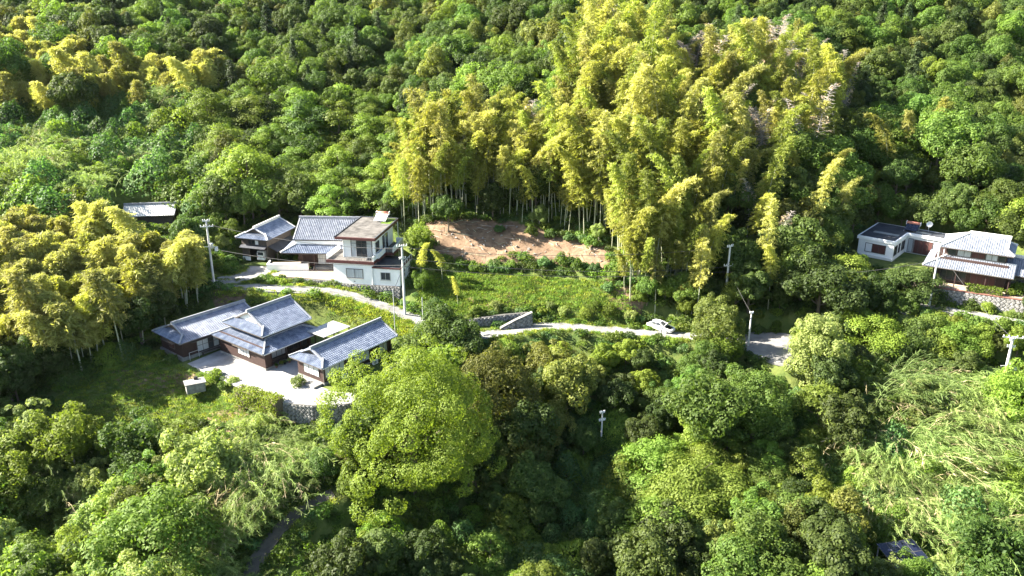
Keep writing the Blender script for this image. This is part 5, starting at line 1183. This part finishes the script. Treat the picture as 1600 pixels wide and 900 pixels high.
# weeds creeping over the lane edges
vr = []
for line, hw in ((ROAD, 1.3), (DRIVE, 2.2), (PATH, .9), (RDRIVE, 1.25)):
    P_ = smooth_line(line, 6)
    for p_, q_ in zip(P_[:-1], P_[1:]):
        dd = q_ - p_; ln = np.hypot(dd[0], dd[1]); nn = np.array([-dd[1], dd[0]]) / ln
        for _ in range(int(ln * 6)):
            t_ = RNG.random(); off_ = RNG.choice([-1, 1]) * (hw + abs(RNG.normal(0, .38)) + .02); x_, y_ = p_[0] + dd[0] * t_ + nn[0] * off_, p_[1] + dd[1] * t_ + nn[1] * off_
            if in_poly(np.array([x_]), np.array([y_]), LOT)[0]: continue
            vr.append((x_, y_, max(float(zg(x_, y_)), p_[2] - .1), RNG.uniform(.5, 1.25), RNG.uniform(0, 6.28), int(RNG.integers(0, 4))))
gn_mass('roadside_weeds', vr, [MEADOW[0], GRASS[0], GRASS[1], GRASS[2]], 'weeds and grass along the lane edges')
# ------------------------------------------------------------------ hedges
def hedge(name, label, a, b, wdt, hgt, z, m, leaf=.2):
    rng = np.random.default_rng(int(abs(a[0]) * 7)); a, b = np.array(a), np.array(b); L = np.hypot(*(b - a)); n = int((L * wdt + 2 * L * hgt + 2 * wdt * hgt) * 75)
    d = (b - a) / L; nn = np.array([-d[1], d[0]]); u = rng.uniform(0, L, n); f = rng.uniform(0, 2 * hgt + wdt, n)
    v = np.where(f < hgt, -wdt / 2, np.where(f > hgt + wdt, wdt / 2, f - hgt - wdt / 2)); zz = np.where(f < hgt, f, np.where(f > hgt + wdt, 2 * hgt + wdt - f, hgt))
    N = np.stack([np.where(f < hgt, -1, np.where(f > hgt + wdt, 1, 0)) * nn[0], np.where(f < hgt, -1, np.where(f > hgt + wdt, 1, 0)) * nn[1], ((f >= hgt) & (f <= hgt + wdt)) * 1.0], 1)
    C = np.stack([d[0] * u + nn[0] * v, d[1] * u + nn[1] * v, zz], 1) + rng.normal(size=(n, 3)) * .1 + N * (.15 * np.sin(u * 1.7) * np.sin(zz * 2 + 1))[:, None]
    V = rhombi(rng, C, N + rng.normal(size=(n, 3)) * .6, leaf * 1.2, leaf * .8)
    r = empty(name, (a[0], a[1], z)); tag(r, label, 'hedge'); link('foliage', leaf_mesh('foliage', V, M[m]), r)
    MB().hexa([(d[0] * s + nn[0] * t * .8, d[1] * s + nn[1] * t * .8, -.3) for s, t in ((.15, -wdt / 2), (L - .15, -wdt / 2), (L - .15, wdt / 2), (.15, wdt / 2))],
              [(d[0] * s + nn[0] * t * .8, d[1] * s + nn[1] * t * .8, hgt - .2) for s, t in ((.15, -wdt / 2), (L - .15, -wdt / 2), (L - .15, wdt / 2), (.15, wdt / 2))]).build('twigs', 'bark', r)
p, q = at_z(372, 612, 0), at_z(438, 632, 0)
hedge('clipped_hedge', 'boxy overgrown hedge along the front of the lower yard', p[:2], q[:2], 1.7, 2.2, -1.4, 'leaf_gold')
hedge('clipped_hedge', 'low trimmed hedge on the villa terrace', (68.2, 117.4), (72.4, 115.2), .9, 1.0, 6.85, 'leaf_gold')

# ------------------------------------------------------------------ poles and wires
TOPS = {}
def pole(key, label, px, pyt, pyb, z, arms=(), transformer=False, r=.17, lamp=False, m='pole', guard=False):
    b = at_z(px, pyb, z) if z is not None else site(px, pyb); g = float(zg(b[0], b[1])); d = project(*b)[2]
    H = (pyb - pyt) * d / F / .93 + (b[2] - g); t = empty('utility_pole' if r > .1 else 'thin_pole', (b[0], b[1], g)); tag(t, label, 'pole')
    MB().tube([(0, 0, -.5), (0, 0, H * .5), (0, 0, H)], [r * 1.15, r, r * .75], 10).build('shaft', m, t)
    for az, hh, ln in arms:
        az = math.radians(az); c, s = math.cos(az), math.sin(az); zz = H - hh
        MB().beam((-c * ln / 2, -s * ln / 2, zz), (c * ln / 2, s * ln / 2, zz), .12, .12).build('cross_arm', 'steel', t)
        for k in (-.46, -.2, .2, .46): MB().tube([(c * ln * k, s * ln * k, zz + .12), (c * ln * k, s * ln * k, zz + .26), (c * ln * k, s * ln * k, zz + .38)], [.05, .08, .04], 6).build('insulator', 'white', t)
    if transformer:
        MB().tube([(.42, -.1, H - 4.6), (.42, -.1, H - 4.5), (.42, -.1, H - 3.8), (.42, -.1, H - 3.7)], [.2, .27, .27, .12], 12).build('transformer', 'alu', t)
        MB().box(.9, 1.3, -.3, .1, H - 5.0, H - 4.5).build('switch_box', 'white', t); MB().beam((-.9, -.1, H - 4.4), (1.4, -.1, H - 4.4), .1, .1).build('bracket', 'steel', t)
    TOPS[key] = Vector((b[0], b[1], g + H)); return t
pole('left', 'tall grey utility pole with side box at the left end of the upper lane', 335, 348, 446, 4.4, [(8, .2, 1.1), (15, 1.1, 2.0)], True)
pole('house', 'pale utility pole in front of the stone base of the white house', 633, 386, 494, 1.9, [(20, .25, 1.6), (20, 2.2, 1.0)], False)
pole('thin', 'thin metal pole standing on the grass bank above the right wing', 617.5, 453, 520, 1.5, [], r=.06, m='steel')
pole('short', 'short thin post beside the lane below the shaded slope', 661, 465, 505, 1.4, [], r=.07, m='steel')
pole('mid', 'tall utility pole rising from the wood above the white car', 1132, 388, 480, None, [(30, .2, 1.2), (5, 3.3, 1.4)], False)
pole('lane', 'short plain pole at the edge of the shaded lane', 1169, 488, 539, 0, [(0, .2, .5)], r=.13)
pole('villa', 'leaning pale pole in front of the villa', 1452, 388, 476, 4.6, [], r=.14)
pole('right', 'utility pole with crowded cross arms at the right edge', 1566, 528, 604, None, [(-12, .2, 2.6), (30, .5, 1.4), (-12, 1.6, 1.0)], True, .2)
pole('low', 'thin white pole with short cross pieces in the middle foreground', 939, 643, 700, None, [(20, .25, .7), (20, 1.4, .9)], False, .11)
def wire(label, a, b, sag=.8, r=.036):
    pts = [a.lerp(b, t) - Vector((0, 0, sag * 4 * t * (1 - t))) for t in np.linspace(0, 1, 15)]; c = Vector(a); 
    o = MB().tube([tuple(p_ - c) for p_ in pts], r, 4).build('power_line', 'wire'); o.location = c; tag(o, label, 'power line')
Z = Vector((0, 0, 1))
wire('cable from the left pole to the pole by the white house', TOPS['left'] - Z * .6, TOPS['house'] - Z * .6, 1.0)
wire('lower cable from the left pole to the pole by the white house', TOPS['left'] - Z * 4.6, TOPS['house'] - Z * 3.2, .9)
wire('upper cable crossing the clearing to the tall pole above the car', TOPS['house'] - Z * .4, TOPS['mid'] - Z * .3, 1.3)
wire('middle cable crossing the clearing to the tall pole above the car', TOPS['house'] - Z * 2.0, TOPS['mid'] - Z * 3.4, 1.4)
wire('lowest cable crossing the clearing', TOPS['house'] - Z * 3.4, TOPS['mid'] - Z * 4.2, 1.2)
wire('cable from the tall pole down to the short lane pole', TOPS['mid'] - Z * 3.4, TOPS['lane'] - Z * .2, .3, .018)
wire('cable from the tall pole towards the villa pole', TOPS['mid'] - Z * 3.6, TOPS['villa'] - Z * 2.0, 1.6)
wire('cable from the villa pole to the right edge pole', TOPS['villa'] - Z * .4, TOPS['right'] - Z * .3, .8)
wire('thin cable from the house pole to the thin metal pole', TOPS['house'] - Z * 3.2, TOPS['thin'] - Z * .2, .3)

# ------------------------------------------------------------------ car with raised bonnet
def loft(mb, rings):
    idx = []
    for r in rings: idx.append(len(mb.v)); mb.v += r
    n = len(rings[0])
    for a, b in zip(idx[:-1], idx[1:]):
        for j in range(n): mb.f.append([a + j, a + (j + 1) % n, b + (j + 1) % n, b + j])
    mb.f.append([idx[0] + j for j in reversed(range(n))]); mb.f.append([idx[-1] + j for j in range(n)])
def wheel(root, x, y, z, r, wd):
    t = MB().tube([(x, y - wd / 2, z), (x, y + wd / 2, z)], r, 18).build('wheel', 'rubber', root)
    for s in (-1, 1): MB().tube([(x, y + s * wd / 2, z), (x, y + s * (wd / 2 + .012), z)], r * .62, 14).build('rim', 'alu', t)
cx = (22.75, 117.5); car = empty('parked_car', (cx[0], cx[1], float(zg(*cx)) + .01), math.atan2(-.62, .78)); tag(car, 'white car parked on the lane verge with its bonnet raised', 'car')
def ring(x, w, zb, zs, zt, wt): return [(x, -w * .92, zb), (x, -w, zb + .18), (x, -w, zs), (x, -wt, zt), (x, wt, zt), (x, w, zs), (x, w, zb + .18), (x, w * .92, zb)]
b = MB(); loft(b, [ring(-2.16, .66, .42, .62, .74, .55), ring(-2.05, .8, .3, .72, .9, .66), ring(-1.6, .87, .24, .78, .98, .74), ring(-.6, .89, .22, .8, .96, .78), ring(.3, .89, .22, .79, .95, .78), ring(.78, .88, .22, .77, .92, .76)])
b.build('body', 'carpaint', car, True)
b = MB(); loft(b, [ring(.78, .88, .22, .6, .62, .7), ring(1.5, .87, .23, .58, .6, .68), ring(1.95, .8, .26, .55, .58, .62), ring(2.16, .6, .34, .5, .56, .5)]); b.build('front_body', 'carpaint', car, True)
for s in (-1, 1): MB().hexa([(.79, s * .88, .5), (1.95, s * .80, .48), (1.95, s * .66, .48), (.79, s * .72, .5)][::s], [(.79, s * .86, .86), (1.95, s * .76, .74), (1.95, s * .66, .76), (.79, s * .72, .9)][::s]).build('fender', 'carpaint', car)
MB().hexa([(1.9, -.74, .5), (2.17, -.56, .5), (2.17, .56, .5), (1.9, .74, .5)], [(1.9, -.7, .72), (2.12, -.52, .68), (2.12, .52, .68), (1.9, .7, .72)]).build('bumper', 'carpaint', car)
MB().box(.82, 1.88, -.64, .64, .6, .71).build('engine_bay', 'black', car); MB().box(1.0, 1.5, -.3, .25, .7, .82).build('engine', 'black', car); MB().box(1.05, 1.3, .35, .58, .7, .84).build('battery', 'rubber', car)
MB().hexa([(.8, -.72, .93), (.8, .72, .93), (1.45, .66, 1.72), (1.45, -.66, 1.72)][::-1], [(.76, -.72, .96), (.76, .72, .96), (1.41, .66, 1.76), (1.41, -.66, 1.76)][::-1]).build('bonnet', 'carpaint', car)
b = MB(); loft(b, [ring(-1.95, .6, .86, .9, .94, .5), ring(-1.1, .75, .9, 1.18, 1.34, .52), ring(-.3, .77, .9, 1.2, 1.39, .54), ring(.1, .75, .9, 1.16, 1.35, .52), ring(.84, .68, .88, .9, .94, .6)]); b.build('glasshouse', 'glass', car, True)
MB().hexa([(-1.15, -.55, 1.345), (.08, -.55, 1.365), (.08, .55, 1.365), (-1.15, .55, 1.345)], [(-1.1, -.5, 1.385), (.02, -.5, 1.42), (.02, .5, 1.42), (-1.1, .5, 1.385)]).build('roof', 'carpaint', car)
b = MB()
for s in (-1, 1):
    for p0, p1 in (((.1, s * .55, 1.36), (.84, s * .7, .92)), ((-.45, s * .56, 1.36), (-.5, s * .79, .93)), ((-1.12, s * .54, 1.34), (-1.9, s * .68, .94))): MB().beam(p0, p1, .09, .06, .01).build('pillar', 'carpaint', car)
for s in (-1, 1):
    for x in (-1.32, 1.3): wheel(car, x, s * .8, .31, .31, .2)
    MB().box(2.02, 2.14, s * .58 - .14, s * .58 + .14, .55, .67).build('headlight', 'glass', car); MB().box(.45, .62, s * .97 - .1, s * .97 + .1, .9, 1.02).build('mirror', 'carpaint', car)
    MB().box(-2.17, -2.08, s * .52 - .13, s * .52 + .13, .62, .74).build('tail_light', 'redlamp', car)
# small white van in the garage
v0 = loc_of(bpy.data.objects['timber_barn'], .55, 1.5, 0); g = House('small_van', 'boxy little white van backed into the barn garage', 'van', (v0[0], v0[1], 5.16), 72.5)
b = MB(); loft(b, [[(x, -.74 + i_, z0) for z0, i_ in ((.3, 0), (1.0, 0), (1.82, .1))] + [(x, .74 - i_, z0) for z0, i_ in ((1.82, .1), (1.0, 0), (.3, 0))] for x in (-.5, 2.4)]); b.build('body', 'carpaint', g.root)
g.box('rear_window', (-.52, -.49, -.56, .56, 1.12, 1.66), 'glass'); g.box('bumper', (-.58, -.5, -.7, .7, .3, .5), 'white'); g.box('number_plate', (-.53, -.495, -.16, .16, .62, .78), 'alu')
for s in (-1, 1):
    g.box('tail_light', (-.525, -.49, s * .64 - .06, s * .64 + .06, .7, 1.0), 'redlamp')
    for x in (.1, 1.9): wheel(g.root, x, s * .66, .27, .27, .16)
# roadside marker, tank, solar array
p = at_z(1033, 520.5, .75); t = empty('marker_post', (p[0], p[1], float(zg(p[0], p[1])))); tag(t, 'small dark marker post at the lane edge by the car', 'post')
MB().tube([(0, 0, -.1), (0, 0, .75), (0, 0, .82)], [.09, .09, .05], 8).build('shaft', 'black', t); MB().tube([(0, 0, .55), (0, 0, .65)], .095, 8).build('band', 'white', t)
p = at_z(304, 596, -.2); g = House('concrete_tank', 'grey concrete tank with pale round lids on the lawn', 'tank', (p[0], p[1], -1.2), 28)
g.box('tank', (-1.2, 1.2, -.75, .75, -.4, .9), 'stone'); g.box('cover', (-1.35, 1.35, -.9, .9, .9, 1.03), 'concrete'); g.box('pump', (.0, .5, .4, .75, 1.03, 1.4), 'rubber')
for k in (-.9, -.1, .6): MB().cyl((k * .9, -.3, 1.03), .25, .05, 14).build('lid', 'white', g.root)
p = at_z(1412, 864, -9.6); g = House('solar_array', 'dark solar panels on a low frame among the canes at the lower right', 'solar panels', (p[0], p[1], float(zg(p[0], p[1]))), 12)
H0 = -9.6 - float(zg(p[0], p[1]))
for i in range(4):
    for j in range(2):
        x0, y0 = -2.3 + i * 1.15, -1.85 + j * 1.8; z0 = H0 + y0 * .16
        f = MB().hexa([(x0, y0, z0), (x0 + 1.13, y0, z0), (x0 + 1.13, y0 + 1.76, z0 + 1.76 * .16), (x0, y0 + 1.76, z0 + 1.76 * .16)], [(x0, y0, z0 + .04), (x0 + 1.13, y0, z0 + .04), (x0 + 1.13, y0 + 1.76, z0 + 1.76 * .16 + .04), (x0, y0 + 1.76, z0 + 1.76 * .16 + .04)]).build('module', 'joint', g.root)
        e = .022; MB().hexa([(x0 + e, y0 + e, z0 + e * .16 + .041), (x0 + 1.13 - e, y0 + e, z0 + e * .16 + .041), (x0 + 1.13 - e, y0 + 1.76 - e, z0 + (1.76 - e) * .16 + .041), (x0 + e, y0 + 1.76 - e, z0 + (1.76 - e) * .16 + .041)],
                  [(x0 + e, y0 + e, z0 + e * .16 + .046), (x0 + 1.13 - e, y0 + e, z0 + e * .16 + .046), (x0 + 1.13 - e, y0 + 1.76 - e, z0 + (1.76 - e) * .16 + .046), (x0 + e, y0 + 1.76 - e, z0 + (1.76 - e) * .16 + .046)]).build('cells', 'solar', f)
for x in (-2.1, 0, 2.1):
    for y in (-1.6, 1.5): MB().box(x - .05, x + .05, y - .05, y + .05, -.5, H0 + y * .16 - .02).build('post', 'steel', g.root)
# far ridge behind everything
gx = np.linspace(-900, 1300, 90); gy = np.linspace(560, 1100, 24); X, Y = np.meshgrid(gx, gy)
ZZ = (np.sin((Y - 560) / 540 * np.pi) ** .8) * (95 + 40 * np.sin(X / 210 + 1) + 22 * np.sin(X / 83)) - 15 + 4 * np.sin(X / 17 + Y / 23) * np.sin(Y / 19)
i = np.arange(23 * 90).reshape(23, 90)[:, :-1].ravel()
M['far'] = noise_mat('far_forest', (.035, .06, .03), (.08, .12, .055), .06, .95, 1.0, 9)
o = link('hills', raw_mesh('hills', np.stack([X.ravel(), Y.ravel(), ZZ.ravel()], 1), np.stack([i, i + 1, i + 91, i + 90], 1), M['far'], None, True)); tag(o, 'distant wooded ridge beyond the hillside', None, None, 'structure')
print({k: len(v) for k, v in PLANTS.items()}, {k: len(v) for k, v in REST.items()})

# pots along the veranda of the middle wing
bh = [o_ for o_ in bpy.data.objects if o_.name.startswith('brown_house') and 'middle' in o_.get('label', '')][0]
for k in range(6):
    lp = loc_of(bh, 1.5 + k * .72, -.35 - .12 * (k % 2), .05); t = empty('flower_pot', lp); tag(t, 'flower pot along the veranda of the middle wing, ' + NTH[k] + ' from the corner', 'flower pot', 'pots along the veranda')
    MB().tube([(0, 0, 0), (0, 0, .28)], [.13, .18], 8).build('pot', ['brick', 'concrete', 'black'][k % 3], t)
    link('plant', KIND['shrub'][k % 5][1], t, (0, 0, .26), k * 1.1, .24)

# cut stems and stones lying on the bare bank
st = []
for k in range(3):
    mb = MB(); rr = random.Random(k)
    if k < 2: mb.tube([(-1.2, 0, .05), (0, .1, .09), (1.3, -.05, .06)], [.035, .03, .02], 5)
    else: mb.tube([(-.16, 0, -.05), (-.05, .02, .1), (.12, 0, .12), (.2, 0, -.02)], [.05, .11, .1, .03], 6)
    st.append(raw_mesh('debris', mb.v, mb.f, M[['dead', 'culm', 'rock'][k]]))
rows = []
D_ = np.array(DIRT); lo, hi = D_.min(0), D_.max(0)
while len(rows) < 170:
    x_, y_ = RNG.uniform(lo[0], hi[0]), RNG.uniform(lo[1], hi[1])
    if in_poly(np.array([x_]), np.array([y_]), DIRT)[0]: rows.append((x_, y_, float(zg(x_, y_)), RNG.uniform(.4, 1.3), RNG.uniform(0, 6.28), int(RNG.integers(0, 3))))
gn_mass('debris', rows, st, 'cut stems and stones scattered over the bare earth bank')
# air: thin haze round the whole place
hz = MB().box(-4600, 4600, -4600, 4600, -60, 175).build('haze', 'white'); hz.data.materials.clear()
hm = bpy.data.materials.new('haze'); hm.use_nodes = True; hn = hm.node_tree; hn.nodes.clear()
ho = hn.nodes.new('ShaderNodeOutputMaterial'); hv = hn.nodes.new('ShaderNodeVolumePrincipled')
hv.inputs['Color'].default_value = (.92, .95, 1, 1); hv.inputs['Density'].default_value = .00002; hv.inputs['Anisotropy'].default_value = .6
hn.links.new(hv.outputs[0], ho.inputs['Volume']); hz.data.materials.append(hm); tag(hz, 'thin bright haze in the air', None, None, 'stuff')
